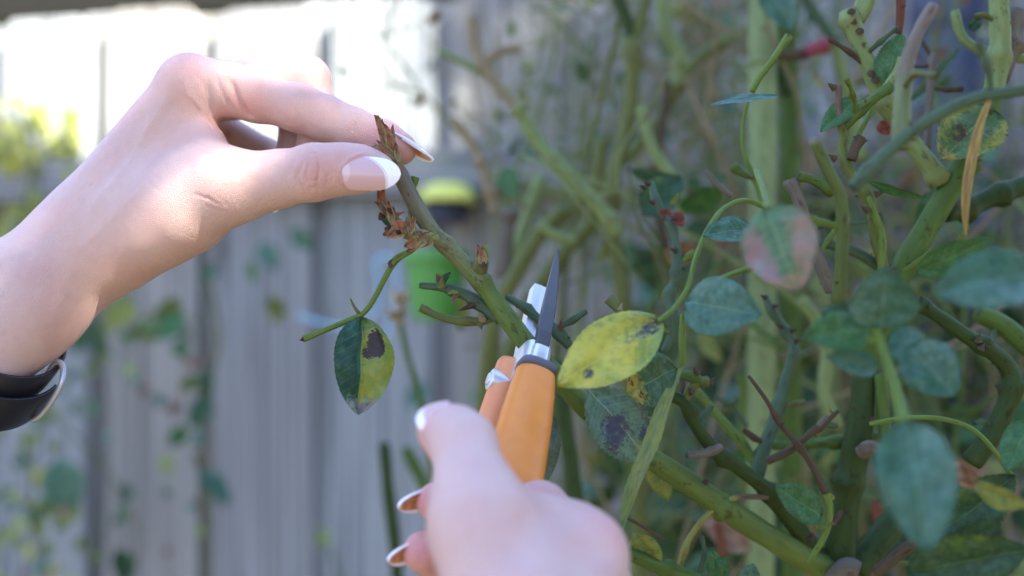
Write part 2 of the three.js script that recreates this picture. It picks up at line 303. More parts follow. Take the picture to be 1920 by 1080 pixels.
// nail from its root to its free tip; up = the way its face looks; width in mm; arc = how far it curls round the finger
function nail(parent, root, tip, up, width, arc = 1.0, sag = 0.9, label) {
  const t = tip.clone().sub(root), L = t.length(); t.normalize(); const n = up.clone().addScaledVector(t, -up.dot(t)).normalize(), w = t.clone().cross(n), W = width / 2000, R = W / Math.sin(arc);
  const NU = 20, NV = 34, pos = [], uv = [], idx = [];
  const pt = (u, v, lift) => {
    const s = v < 0.2 ? Math.pow(Math.max(0, 1 - Math.pow(1 - v / 0.2, 2)), 0.42) : v < 0.5 ? 1 : Math.pow(Math.max(0, 1 - Math.pow((v - 0.5) / 0.5, 2.1)), 0.62);
    const a = u * arc * s, rr = R + lift;
    return root.clone().addScaledVector(t, L * v).addScaledVector(w, rr * Math.sin(a)).addScaledVector(n, rr * Math.cos(a) - R + sag / 1000 * 4 * v * (1 - v) - 0.0002);
  };
  for (const side of [0, 1]) for (let j = 0; j <= NV; j++) for (let i = 0; i <= NU; i++) { const u = i / NU * 2 - 1, v = j / NV, p = pt(u, v, side ? -0.0009 : 0); pos.push(p.x, p.y, p.z); uv.push((side ? 0.5 : 0) + (0.01 + 0.98 * i / NU) * 0.5, v); }
  const S = (NU + 1) * (NV + 1), q = (a, b, c, d) => idx.push(a, b, c, a, c, d);
  for (let j = 0; j < NV; j++) for (let i = 0; i < NU; i++) { const a = j * (NU + 1) + i; q(a, a + NU + 1, a + NU + 2, a + 1); q(S + a, S + a + 1, S + a + NU + 2, S + a + NU + 1); }
  const rim = []; for (let j = 0; j <= NV; j++) rim.push([0, j]); for (let i = 1; i <= NU; i++) rim.push([i, NV]); for (let j = NV - 1; j >= 0; j--) rim.push([NU, j]); for (let i = NU - 1; i >= 0; i--) rim.push([i, 0]);
  const r0 = pos.length / 3;
  for (const [i, j] of rim) for (const side of [0, 1]) { const o = (side * S + j * (NU + 1) + i) * 3; pos.push(pos[o], pos[o + 1], pos[o + 2]); uv.push(0.25, j / NV > 0.35 ? 0.985 : 0.2); }
  for (let k = 0; k + 1 < rim.length; k++) { const a = r0 + k * 2; q(a, a + 1, a + 3, a + 2); }
  return part(parent, 'fingernail', geo(pos, idx, uv), nailMat, label);
}
const person = new THREE.Group();
add(person, 'person', 'person reaching in with bare arms, pinching a rose stem and holding orange snips', 'person');
const spot = (f, list) => list.map(([px, py, r, c, d0]) => { const p = traceTo(f, px, py, d0); return p && { p, r: r / 1000, c }; }).filter(Boolean);
function toneOf(base, spots) {                                               // skin pigment: mottling everywhere, redder over joints and fingertips
  return (x, y, z) => {
    const m = fbm(x * 60, y * 60, z * 60, 3), f = fbm(x * 420 + 9, y * 420, z * 420, 2);
    let c = [base[0] * (1 + 0.05 * m + 0.03 * f), base[1] * (1 + 0.20 * m + 0.09 * f), base[2] * (1 + 0.22 * m + 0.09 * f)];
    for (const s of spots) { const d = Math.hypot(x - s.p.x, y - s.p.y, z - s.p.z) / s.r; if (d < 2.5) { const k = Math.exp(-d * d); c = [c[0] * (1 + (s.c[0] - 1) * k), c[1] * (1 + (s.c[1] - 1) * k), c[2] * (1 + (s.c[2] - 1) * k)]; } }
    return c;
  };
}
const SKIN = [0.68, 0.455, 0.395];
{
  // ---- left arm: seen from the thumb's side, pinching the stem between thumb and forefinger
  const palm = blend([
    bone(J(-150, 745, 374, 24), J(50, 560, 398, 21.5)), bone(J(50, 560, 398, 21.5), J(165, 458, 409, 19)),
    bone(J(165, 458, 409, 19), J(352, 170, 397, 11.8)),
    bone(J(172, 458, 415, 18), J(368, 168, 413, 11)),
    bone(J(170, 462, 424, 17.5), J(362, 186, 431, 11)),
    bone(J(172, 465, 430, 17), J(350, 225, 446, 10.5)),
    bone(J(222, 452, 403, 15), J(440, 352, 379, 11.2)),
    bone(J(255, 392, 402, 14.5), J(384, 268, 392, 7)),
    bone(J(240, 455, 400, 13), J(345, 402, 389, 13.5)),
    bone(J(290, 398, 394, 13), J(400, 328, 384, 9.5)),
  ], 0.014);
  const index = chain([J(358, 158, 397, 11.5), J(430, 168, 395.5, 9.8), J(480, 182, 394.5, 9.2), J(563, 203, 393.5, 8.9), J(612, 222, 393, 8.1), J(662, 240, 392.5, 7.5), J(715, 261, 392, 7.2), J(750, 279, 391, 6.5)], 0.004);
  const thumb = chain([J(440, 352, 379, 11.2), J(520, 336, 375, 10.2), J(590, 323, 373, 10), J(640, 317, 373, 8.9), J(675, 317, 373.5, 8.1), J(708, 319, 375, 6.5)], 0.004);
  const middle = chain([J(380, 160, 414, 11), J(490, 160, 413, 9.2), J(577, 147, 412, 8.7), J(592, 205, 411, 8.3), J(600, 262, 409, 8.2), J(565, 335, 404, 7)]);
  const ring = chain([J(375, 182, 432, 11), J(556, 178, 430, 8.7), J(560, 270, 426, 8), J(528, 345, 417, 6.8)]);
  const pinky = chain([J(362, 222, 449, 10), J(498, 294, 446, 7.8), J(470, 362, 440, 7), J(425, 395, 432, 6.2)]);
  const fL = body(palm, [[index, 0.006], [thumb, 0.010], [middle, 0.005], [ring, 0.005], [pinky, 0.005]]);
  const hand = meshField(fL, [-0.226, EYE - 0.072, -0.470], [-0.026, EYE + 0.106, -0.350], CELL);
  const q = (sx, sy, ox, oy) => (l) => l.map(([x, y]) => [ox + x / sx, oy + y / sy]), A = q(3.0857, 3.0857, 280, 80), B = q(1.459, 1.459, 0, 60);
  const deep = [
    [[[428, 140], [434, 158], [442, 178], [456, 204], [466, 216], [480, 222]], 1.0, 1.4], [[[386, 140], [388, 172], [393, 200], [410, 230], [420, 250], [434, 280]], 0.6, 1.6],
    [[[404, 138], [410, 160], [424, 190], [436, 205]], 0.4, 1.0], [[[395, 205], [420, 222], [446, 224]], 0.35, 0.9], [[[341, 132], [348, 171], [374, 200], [400, 236]], -0.5, 1.5],
    [A([[900, 680], [865, 750], [880, 830], [930, 900]]), 0.5, 0.55], [A([[925, 690], [905, 770], [940, 865]]), 0.5, 0.5], [A([[970, 640], [985, 720], [972, 800], [1000, 885]]), 0.55, 0.55],
    [A([[1015, 680], [1035, 760], [1020, 845]]), 0.35, 0.5], [A([[870, 700], [850, 780], [860, 850]]), 0.3, 0.6], [A([[930, 650], [960, 640], [1000, 660]]), 0.25, 0.5], [A([[1050, 690], [1060, 760], [1050, 830]]), 0.2, 0.5],
    [A([[905, 700], [950, 760], [990, 770]]), 0.25, 0.5], [A([[900, 790], [940, 800], [980, 790]]), 0.25, 0.5], [A([[925, 840], [960, 835], [1000, 850]]), 0.25, 0.5],
    [[[566, 170], [559, 188], [557, 208], [560, 236]], 0.3, 0.7], [[[572, 172], [567, 190], [566, 212]], 0.2, 0.5], [[[665, 226], [660, 245], [658, 268]], 0.4, 0.6], [[[670, 230], [666, 250], [664, 270]], 0.2, 0.5],
    [B([[560, 470], [610, 500], [640, 540]]), 0.14, 0.6], [B([[545, 505], [600, 535], [628, 552]]), 0.12, 0.6], [B([[470, 535], [540, 566], [595, 578]]), 0.1, 0.6], [B([[440, 555], [510, 590], [560, 596]]), 0.1, 0.6],
    [B([[400, 600], [460, 632], [510, 620]]), 0.15, 0.7], [B([[360, 620], [400, 655], [440, 660]]), 0.15, 0.7], [B([[520, 440], [570, 455], [620, 480]]), 0.2, 0.5], [B([[590, 440], [620, 470], [650, 520]]), 0.12, 0.5],
    [B([[300, 650], [340, 688], [390, 690]]), 0.12, 0.9], [B([[540, 330], [590, 335], [640, 325]]), 0.25, 0.6], [B([[520, 300], [570, 315], [620, 318]]), 0.2, 0.5],
    [B([[500, 150], [540, 210], [570, 250], [600, 300]]), 0.25, 0.6], [B([[470, 170], [500, 230], [550, 280]]), 0.2, 0.6],
  ];
  for (let i = 0; i < 70; i++) {                                               // the net of short lines over the ball of the thumb
    const x = rnd(390, 560), y = 405 - (x - 390) * 0.32 + rnd(-48, 36), a = (i % 2 ? 0.75 : -0.9) + rnd(-0.3, 0.3), l = rnd(10, 26);
    deep.push([[[x - l * Math.cos(a), y - l * Math.sin(a)], [x + rnd(-2, 2), y + rnd(-2, 2)], [x + l * Math.cos(a), y + l * Math.sin(a)]], rnd(0.02, 0.05), rnd(0.35, 0.6)]);
  }
  for (let i = 0; i < 40; i++) {                                               // fine cross lines on the back of the hand
    const t = rnd(), x = 190 + 180 * t + rnd(-60, 60), y = 420 - 260 * t + rnd(-40, 60), a = 0.85 + rnd(-0.35, 0.35), l = rnd(12, 34);
    deep.push([[[x - l * Math.cos(a), y - l * Math.sin(a)], [x + rnd(-3, 3), y + rnd(-3, 3)], [x + l * Math.cos(a), y + l * Math.sin(a)]], rnd(0.05, 0.12), rnd(0.4, 0.7)]);
  }
  for (const w of deep) w[1] *= 1.35;
  deep.push([[[150, 420], [215, 340], [280, 235], [335, 150]], -0.5, 2.4], [[[90, 500], [180, 440], [260, 360], [330, 300]], -0.22, 1.8]);
  deep.push([[[640, 326], [642, 312], [655, 298], [672, 290], [694, 287]], -0.55, 0.7], [[[640, 322], [646, 340], [664, 350], [690, 351]], -0.5, 0.7]);
  wrinkle(hand, fL, deep);
  const upper = chain([J(-60, 655, 384, 22.9), J(-150, 740, 374, 24.5), J(-1250, 1500, 270, 36), J(-1900, 2400, 210, 44)], 0.004);
  const elbow = meshField(upper, [-0.46, EYE - 0.32, -0.42], [-0.221, EYE + 0.06, -0.14], 0.003);
  const geometry = skinGeometry([hand, elbow], toneOf(SKIN, spot(fL, [[588, 325, 9, [1.02, 0.86, 0.86]], [700, 255, 10, [1.0, 0.82, 0.82]], [740, 285, 9, [1.02, 0.78, 0.78]], [600, 130, 8, [1.03, 0.84, 0.84]], [350, 120, 9, [1.02, 0.86, 0.86]],
    [455, 200, 8, [1.0, 0.78, 0.76]], [405, 225, 7, [1.0, 0.84, 0.82]], [520, 200, 14, [1.0, 0.9, 0.9]], [660, 300, 8, [1.0, 0.86, 0.86]], [409, 161, 0.35, [0.45, 0.35, 0.35]], [376, 377, 0.35, [0.85, 0.6, 0.6]], [170, 345, 0.4, [0.7, 0.55, 0.5]]])));
  const arm = part(person, 'left_arm', geometry, skinMat, 'left hand pinching the rose stem, pale pink nails with white tips');
  nail(arm, P(641, 322, 362.5), P(752, 326, 363.8), V(0.03, 0.06, 1), 12.4, 0.78, 0.7);
  nail(arm, P(738, 246, 391), P(815, 298, 386), V(0.42, 0.84, -0.30), 10.5, 0.9, 0.8);
  nail(arm, P(545, 345, 420), P(518, 399, 410), V(0.6, -0.3, -0.6), 11, 0.9, 0.8);
}
{
  // ---- right arm: comes in from below, thumb up, fingers closed round the snips' handles
  const palm = blend([
    bone(J(1150, 2300, 165, 33), J(1020, 1450, 236, 22)), bone(J(1020, 1450, 236, 22), J(1010, 1330, 250, 21)),
    bone(J(1010, 1330, 252, 20), J(1100, 1040, 290, 11)), bone(J(1030, 1330, 262, 18), J(1110, 1100, 306, 11.5)), bone(J(1030, 1340, 272, 17), J(1100, 1165, 318, 11)), bone(J(1020, 1350, 280, 16), J(1080, 1230, 328, 10.5)),
    bone(J(985, 1250, 258, 17), J(900, 985, 278, 12.6)), bone(J(985, 1180, 270, 17), J(1000, 985, 292, 9.5)), bone(J(1000, 1190, 280, 16), J(1060, 1020, 300, 10)),
  ], 0.012);
  const thumb = chain([J(900, 985, 278, 12.6), J(884, 905, 286, 9.6), J(870, 836, 295, 9), J(850, 816, 301, 8.1), J(828, 808, 306, 7.5)], 0.005);
  const index = chain([J(1100, 1040, 290, 11), J(1012, 956, 326, 8.6), J(930, 965, 345, 8), J(890, 985, 340, 7)], 0.004);
  const middle = chain([J(1110, 1100, 306, 11), J(1000, 1020, 348, 9), J(890, 990, 352, 8), J(818, 941, 336, 6.6)], 0.004);
  const ring = chain([J(1100, 1165, 318, 10.5), J(980, 1100, 356, 8.8), J(870, 1080, 354, 7.8), J(795, 1035, 334, 7)], 0.004);
  const pinky = chain([J(1080, 1230, 328, 10), J(970, 1180, 356, 8), J(870, 1165, 352, 7), J(800, 1135, 336, 6.2)], 0.004);
  const fR = body(palm, [[thumb, 0.010], [index, 0.005], [middle, 0.005], [ring, 0.005], [pinky, 0.005]]);
  const hand = meshField(fR, [-0.045, EYE - 0.29, -0.375], [0.075, EYE - 0.03, -0.13], CELL * 2);
  wrinkle(hand, fR, [[[[985, 1075], [1040, 1015], [1092, 972]], -0.9, 4], [[[905, 1075], [900, 1000], [890, 920], [875, 850]], -0.5, 4], [[[960, 1060], [975, 1000], [1000, 950]], 0.9, 5], [[[1060, 1070], [1105, 1040], [1150, 1030]], 0.6, 4], [[[1150, 925], [1140, 960], [1150, 1000]], 0.6, 1.5], [[[990, 900], [1005, 925], [1040, 940]], 0.6, 1.5], [[[855, 800], [850, 830], [860, 860]], 0.3, 0.8], [[[865, 790], [862, 830], [872, 870]], 0.25, 0.8]]);
  const arm = part(person, 'right_arm', skinGeometry([hand], toneOf(SKIN, spot(fR, [[790, 820, 8, [1.0, 0.82, 0.82]], [795, 940, 9, [1.0, 0.66, 0.68]], [775, 1035, 9, [1.0, 0.66, 0.68]], [1140, 985, 9, [1.02, 0.86, 0.86]], [1020, 920, 8, [1.0, 0.8, 0.8]]]))), skinMat, 'right hand closed round the orange snips');
  nail(arm, P(838, 768, 297.5), P(779, 782, 302), V(-0.34, 0.66, 0.66), 11, 0.9, 0.9);
  nail(arm, P(822, 918, 343), P(744, 947, 332), V(-0.25, 0.50, -0.83), 10, 0.7, 0.4);
  nail(arm, P(798, 1012, 341), P(724, 1047, 329), V(-0.25, 0.52, -0.82), 10.5, 0.7, 0.4);
}
// ---------------------------------------------------------------- canes, twigs, leaves
seed = 3077;
const barkTex = dataTex(128, 1024, (u, v) => {
  const s = perlin.noise(u * 9, v * 5, 2.2) * 0.5 + perlin.noise(u * 30, v * 12, 5.1) * 0.35, w = tileNoise(u, v, 6, 3, 8), sp = sstep(0.42, 0.6, perlin.noise(u * 13 + 3 * w, v * 61 + 5 * s, 3.3)) , k = 0.84 + 0.13 * s + 0.22 * w;
  return [k - 0.12 * sp, k - 0.2 * sp, k * 0.97 - 0.16 * sp];
}, true);
const caneMat = (r, g, b, rough = 0.55) => new THREE.MeshPhysicalMaterial({ color: new THREE.Color(r, g, b), map: barkTex, bumpMap: barkTex, bumpScale: 0.0008, roughness: rough, specularIntensity: 0.3 });
const M = {
  green: caneMat(0.105, 0.185, 0.042), pale: caneMat(0.25, 0.34, 0.135), fresh: caneMat(0.17, 0.265, 0.055), dark: caneMat(0.048, 0.088, 0.025), olive: caneMat(0.165, 0.195, 0.062), blue: caneMat(0.095, 0.16, 0.092),
  brown: caneMat(0.118, 0.090, 0.058, 0.85), grey: caneMat(0.19, 0.175, 0.145, 0.85), tan: caneMat(0.36, 0.30, 0.19, 0.8), red: caneMat(0.19, 0.075, 0.045, 0.7), thorn: caneMat(0.085, 0.055, 0.042, 0.6), yellow: caneMat(0.55, 0.36, 0.04, 0.6),
};
for (const k in M) M[k].vertexColors = true;
const painted = new THREE.MeshPhysicalMaterial({ vertexColors: true, map: barkTex, bumpMap: barkTex, bumpScale: 0.0008, roughness: 0.52, specularIntensity: 0.3 });
// a tapered, slightly uneven tube through [px, py, d] points (d may be left out after the first) or Vector3s; radii in mm; nodes are ringed joints
function tube(pts, r0, r1, o = {}) {
  let d = pts[0][2]; const c = new THREE.CatmullRomCurve3(pts.map((p) => { if (p.isVector3) return p; d = p[2] ?? d; return P(p[0], p[1], d); }), false, 'centripetal'), L = c.getLength(), N = Math.max(6, Math.min(150, Math.round(L / (o.step ?? 0.0025)))), R = o.sides ?? 12;
  const fr = c.computeFrenetFrames(N, false), pos = [], uv = [], idx = [], col = [], nz = rnd(50), nodes = o.nodes ?? [], lean = nodes.map(() => rnd(6.3));
  const tint = (s, a) => { const b = o.color ? o.color(s) : [1, 1, 1], m = fbm(Math.cos(a) * 0.8 + nz, Math.sin(a) * 0.8, s * L * 45, 2); let k = 1 + 0.22 * m, w = sstep(0.1, 0.5, fbm(Math.cos(a) * 0.7, Math.sin(a) * 0.7 + nz, s * L * 22, 2)) * 0.22; for (const n of nodes) { const q = (s - n) * L; w = Math.max(w, 0.75 * Math.exp(-(q * q) / 0.0000018)); } return [b[0] * k * (1 - 0.12 * w), b[1] * k * (1 - 0.30 * w), b[2] * k * (1 - 0.34 * w)]; };
  for (let i = 0; i <= N; i++) {
    const s = i / N, p = c.getPointAt(s); let r = (r0 + (r1 - r0) * s) / 1000 * (1 + 0.09 * perlin.noise(s * L * 60, nz, 1)), ox = 0;
    nodes.forEach((k, e) => { const q = (s - k) * L, g = Math.exp(-(q * q) / 0.000010); r *= 1 + (o.bulge ?? 0.28) * g; });
    if (i === 0 || i === N) r *= 0.9;
    for (let j = 0; j <= R; j++) {
      const a = j / R * Math.PI * 2, n = fr.normals[i].clone().multiplyScalar(Math.cos(a)).addScaledVector(fr.binormals[i], Math.sin(a)); let lump = 1 + 0.06 * perlin.noise(Math.cos(a) * 1.3 + nz, Math.sin(a) * 1.3, s * L * 90);
      nodes.forEach((k, e) => { const q = (s - k) * L; lump += 0.4 * Math.max(0, Math.cos(a - lean[e])) * Math.exp(-(q * q) / 0.000006); });
      const q = p.clone().addScaledVector(n, r * lump); pos.push(q.x, q.y, q.z); uv.push(j / R, s * L / 0.12 + nz); col.push(...tint(s, a));
    }
  }
  for (let i = 0; i < N; i++) for (let j = 0; j < R; j++) { const a = i * (R + 1) + j, b = a + R + 1; idx.push(a, a + 1, b, a + 1, b + 1, b); }
  for (const e of [0, N]) { const p = c.getPointAt(e / N), b = pos.length / 3; pos.push(p.x, p.y, p.z); uv.push(0.5, e ? L / 0.12 : 0); col.push(...tint(e / N, 0).map((k, c) => k * [1.5, 1.25, 1.3][c])); for (let j = 0; j < R; j++) { const a = e * (R + 1) + j; e ? idx.push(a, a + 1, b) : idx.push(a + 1, a, b); } }
  return geo(pos, idx, uv, null, col);
}
function stem(bush, pts, r0, r1, m, o = {}) {
  const s = part(bush, o.name ?? 'stem', tube(pts, r0, r1, o), o.color ? painted : M[m], o.label);
  if (bush.name === 'rose_bush' && !o.name && r0 > 1.3 && o.prickly !== 0) {     // prickles: small hooked cones, all of one cane as one part
    let d = pts[0][2]; const c = new THREE.CatmullRomCurve3(pts.map((p) => { d = p[2] ?? d; return P(p[0], p[1], d); }), false, 'centripetal'), L = c.getLength(), n = Math.min(12, Math.round(L / 0.016)), gs = [];
    for (let i = 0; i < n; i++) {
      const t = rnd(0.04, 0.96), p = c.getPointAt(t), tan = c.getTangentAt(t), v = V(rnd(-1, 1), rnd(-1, 1), rnd(-0.4, 1)); v.addScaledVector(tan, -v.dot(tan)).normalize(); const r = (r0 + (r1 - r0) * t) / 1000, l = rnd(0.0010, 0.0024) * (r0 > 3 ? 1.3 : 1), g = new THREE.ConeGeometry(l * 0.38, l * 1.3, 6, 2);
      g.translate(0, l * 0.4, 0); const q = g.attributes.position; for (let k = 0; k < q.count; k++) { const y = Math.max(0, q.getY(k)) / l; q.setX(k, q.getX(k) + 0.3 * l * y * y); } g.computeVertexNormals(); g.applyQuaternion(new THREE.Quaternion().setFromUnitVectors(V(0, 1, 0), v)); p.addScaledVector(v, r * 0.9); g.translate(p.x, p.y, p.z);
      const k = rnd(); g.setAttribute('color', new THREE.Float32BufferAttribute(new Float32Array(q.count * 3).map((_, e) => [2.2, 2.0, 1.6][e % 3] * (0.6 + k)), 3)); gs.push(g);
    }
    for (let i = 0; i < Math.min(4, Math.round(L / 0.045)); i++) {               // short side twigs with a bud at the end
      const t = rnd(0.1, 0.9), p = c.getPointAt(t), tan = c.getTangentAt(t), v = V(rnd(-1, 1), rnd(-0.6, 1), rnd(-0.5, 0.5)); v.addScaledVector(tan, -v.dot(tan) * 0.6).normalize(); const l = rnd(0.008, 0.026), q = p.clone().addScaledVector(v, l * 0.5).add(V(rnd(-0.002, 0.002), rnd(0, 0.003), 0)), e = p.clone().addScaledVector(v, l).add(V(rnd(-0.003, 0.003), rnd(0, 0.004), 0));
      part(s, 'twig', tube([p, q, e], rnd(0.7, 1.2), rnd(0.5, 0.8), { step: 0.0015, sides: 7, nodes: [0.55, 0.97], bulge: 0.5 }), M[['olive', 'brown', 'fresh', 'blue'][Math.floor(rnd(4))]]);
    }
    if (gs.length) part(s, 'prickles', mergeGeometries(gs), M.thorn).userData.kind = 'stuff';
  }
  return s;
}
function spike(parent, px, py, d, dx, dy, dz, len, r, m = M.thorn, name = 'thorn') {            // a thorn or small pointed bud
  const a = P(px, py, d), v = V(dx, dy, dz).normalize(), g = new THREE.ConeGeometry(r / 1000, len / 1000, 7, 3); g.translate(0, len / 2000, 0);
  const p = g.attributes.position; for (let i = 0; i < p.count; i++) { const y = p.getY(i) / (len / 1000); p.setX(i, p.getX(i) + 0.12 * y * y * len / 1000); }
  g.computeVertexNormals(); g.applyQuaternion(new THREE.Quaternion().setFromUnitVectors(V(0, 1, 0), v)); g.translate(a.x, a.y, a.z); g.setAttribute('color', new THREE.Float32BufferAttribute(new Float32Array(p.count * 3).fill(1), 3)); return part(parent, name, g, m);
}
// leaf pictures: colour of the blade itself. Canvas top = tip.
function leafTex(draw, base, vein, spots) {
  const W = 256, H = 384, c = document.createElement('canvas'); c.width = W; c.height = H; const x = c.getContext('2d');
  x.fillStyle = base; x.fillRect(0, 0, W, H);
  for (let i = 0; i < 700; i++) { const k = i % 2; x.fillStyle = k ? 'rgba(255,255,220,0.035)' : 'rgba(0,20,10,0.06)'; x.beginPath(); x.ellipse(rnd(W), rnd(H), rnd(3, 20), rnd(3, 16), rnd(3), 0, 7); x.fill(); }
  draw?.(x, W, H);
  x.strokeStyle = vein; x.globalAlpha = 0.5; x.lineWidth = 2;
  for (let i = 0; i < 9; i++) for (const s of [-1, 1]) { const y = H - 18 - i * 40; x.beginPath(); x.moveTo(W / 2, y); x.quadraticCurveTo(W / 2 + s * 60, y - 22, W / 2 + s * 124, y - 66); x.stroke(); }
  x.globalAlpha = 0.2; x.lineWidth = 1;
  for (let i = 0; i < 260; i++) { const a = rnd(W), b = rnd(H), t = rnd(6.3), l = rnd(5, 14); x.beginPath(); x.moveTo(a, b); x.lineTo(a + l * Math.cos(t), b + l * Math.sin(t)); x.stroke(); }
  x.globalAlpha = 0.9; x.lineWidth = 5; x.beginPath(); x.moveTo(W / 2, H); x.lineTo(W / 2, 10); x.stroke(); x.globalAlpha = 1; spots?.(x, W, H);
  const t = new THREE.CanvasTexture(c); t.colorSpace = THREE.SRGBColorSpace; t.magFilter = THREE.LinearFilter; return t;
}
const blotch = (x, cx, cy, rx, ry, color, n = 26, spread = 1) => {
  x.fillStyle = color; for (let i = 0; i < n; i++) { const a = rnd(6.3), q = Math.sqrt(rnd()) * spread; x.beginPath(); x.ellipse(cx + rx * q * Math.cos(a), cy + ry * q * Math.sin(a), rx * rnd(0.12, 0.4), ry * rnd(0.12, 0.4), rnd(3), 0, 7); x.fill(); }
  for (let i = 0; i < n * 2; i++) { const a = rnd(6.3), q = spread * rnd(0.9, 1.5), k = rnd(0.02, 0.1); x.beginPath(); x.ellipse(cx + rx * q * Math.cos(a), cy + ry * q * Math.sin(a), rx * k + 1, ry * k + 1, rnd(3), 0, 7); x.fill(); }
};
const leafBump = leafTex(null, '#808080', '#303030'); leafBump.colorSpace = THREE.NoColorSpace;
const LT = {
  green: leafTex(null, '#40763a', '#7fa35c'), teal: leafTex((x, W, H) => blotch(x, 60, 200, 60, 150, 'rgba(150,175,165,.10)', 30), '#46785c', '#7fa786', (x, W) => { for (let i = 0; i < 60; i++) { x.fillStyle = 'rgba(120,110,110,.25)'; x.fillRect(rnd(W), rnd(384), rnd(1, 4), rnd(1, 4)); } }),
  deep: leafTex((x, W, H) => { blotch(x, 40, H * 0.4, 40, 120, 'rgba(120,140,40,.2)'); }, '#274f29', '#4f7a38'),
  lime: leafTex((x, W, H) => blotch(x, W / 2, H / 2, 100, 150, 'rgba(200,190,50,.12)'), '#84994c', '#b4bb74'),
  yellow: leafTex((x, W, H) => { blotch(x, 128, H - 30, 110, 60, 'rgba(96,130,84,.30)', 40); blotch(x, 20, 230, 30, 150, 'rgba(110,140,70,.22)', 40); blotch(x, 128, 200, 120, 160, 'rgba(214,206,80,.16)', 40); blotch(x, 60, 300, 60, 50, 'rgba(120,150,80,.22)', 30); }, '#aeb03e', '#bfc276', (x, W, H) => { blotch(x, 96, 96, 16, 14, 'rgba(58,58,68,.55)', 40); blotch(x, 118, H - 40, 30, 40, 'rgba(60,64,78,.4)', 40); blotch(x, 120, H - 110, 10, 60, 'rgba(90,96,84,.3)', 24); for (let i = 0; i < 90; i++) { x.fillStyle = 'rgba(110,110,60,.4)'; x.fillRect(rnd(W), rnd(H), rnd(1, 3), rnd(1, 3)); } }),
  half: leafTex((x, W, H) => { x.fillStyle = '#adaa3c'; x.beginPath(); x.moveTo(0, 30); x.quadraticCurveTo(80, 70, 128, 30); x.lineTo(128, H - 60); x.quadraticCurveTo(70, H - 30, 0, H - 30); x.fill(); x.fillStyle = '#64803f'; x.fillRect(0, H - 40, 126, 40); blotch(x, 60, H - 48, 60, 20, 'rgba(120,140,60,.4)', 30); blotch(x, 60, 190, 60, 150, 'rgba(110,140,54,.2)', 50); blotch(x, 190, 220, 50, 140, 'rgba(30,64,66,.12)', 40); }, '#2d6145', '#7a9f62',
    (x, W, H) => { blotch(x, 70, H - 104, 26, 46, 'rgba(56,42,42,.8)', 90, 0.85); blotch(x, 100, H - 140, 18, 22, 'rgba(56,42,42,.75)', 40, 0.85); blotch(x, 170, 26, 90, 34, 'rgba(150,158,152,.5)', 50); blotch(x, 60, 22, 60, 30, 'rgba(158,136,122,.45)', 34); }),
  spotted: leafTex((x) => blotch(x, 120, 60, 60, 30, 'rgba(170,170,90,.25)', 20), '#688a6c', '#a9ba90', (x) => { blotch(x, 150, 190, 50, 46, 'rgba(72,70,90,.4)', 60); blotch(x, 220, 150, 20, 30, 'rgba(70,66,84,.45)', 26); blotch(x, 60, 100, 30, 24, 'rgba(64,60,80,.5)', 32); blotch(x, 20, 170, 14, 60, 'rgba(110,90,60,.45)', 30); for (let i = 0; i < 220; i++) { x.fillStyle = 'rgba(64,60,82,.4)'; x.fillRect(rnd(256), rnd(384), rnd(1, 4), rnd(1, 4)); } }),
  pink: leafTex((x) => { blotch(x, 40, 150, 44, 140, 'rgba(172,138,124,.30)', 90); blotch(x, 220, 170, 40, 140, 'rgba(160,126,126,.30)', 90); blotch(x, 128, 36, 96, 34, 'rgba(176,138,104,.36)', 60); blotch(x, 230, 150, 18, 36, 'rgba(184,172,178,.25)', 24); }, '#588457', '#9bb488'),
  dusty: leafTex(null, '#52694a', '#8b9c70', (x) => { for (let i = 0; i < 1500; i++) { x.fillStyle = 'rgba(190,190,176,' + rnd(0.1, 0.45) + ')'; x.fillRect(rnd(40, 256), rnd(384), rnd(1, 4), rnd(1, 4)); } }),
  edge: leafTex((x) => { blotch(x, 24, 220, 22, 170, 'rgba(160,152,50,.4)', 60); blotch(x, 232, 220, 22, 170, 'rgba(160,152,50,.4)', 60); blotch(x, 128, 30, 80, 26, 'rgba(168,146,60,.5)', 40); }, '#4b6f36', '#869c54', (x) => { blotch(x, 150, 160, 26, 30, 'rgba(66,48,36,.65)', 34); blotch(x, 70, 250, 12, 12, 'rgba(66,48,36,.5)', 14); }),
  ripe: leafTex((x) => blotch(x, 128, 50, 110, 60, 'rgba(186,166,60,.5)', 60), '#48683a', '#7d9656', (x) => { blotch(x, 90, 90, 16, 16, 'rgba(72,46,28,.7)', 20); blotch(x, 170, 60, 20, 12, 'rgba(72,46,28,.6)', 20); }),
  bud: leafTex((x) => blotch(x, 128, 120, 120, 120, 'rgba(150,84,60,.22)', 60), '#a0935e', '#b8ac80', (x) => blotch(x, 128, 30, 100, 30, 'rgba(90,56,44,.4)', 40)), budred: leafTex((x) => blotch(x, 128, 200, 120, 180, 'rgba(190,120,80,.2)', 50), '#a06c50', '#bd9070', (x) => blotch(x, 128, 40, 100, 40, 'rgba(80,44,40,.4)', 40)),
  straw: leafTex((x) => blotch(x, 128, 200, 100, 160, 'rgba(120,90,30,.25)', 50), '#b5902e', '#c9ad5c'),
  wan: leafTex((x) => blotch(x, 128, 200, 100, 160, 'rgba(150,160,60,.25)', 50), '#c6c584', '#d8d6a4'),
  dry: leafTex((x) => blotch(x, 128, 190, 100, 150, 'rgba(90,60,40,.25)', 40), '#94785c', '#6c5138'), red: leafTex((x) => blotch(x, 128, 190, 100, 150, 'rgba(110,44,26,.35)', 40), '#a3563a', '#803a20'),
};
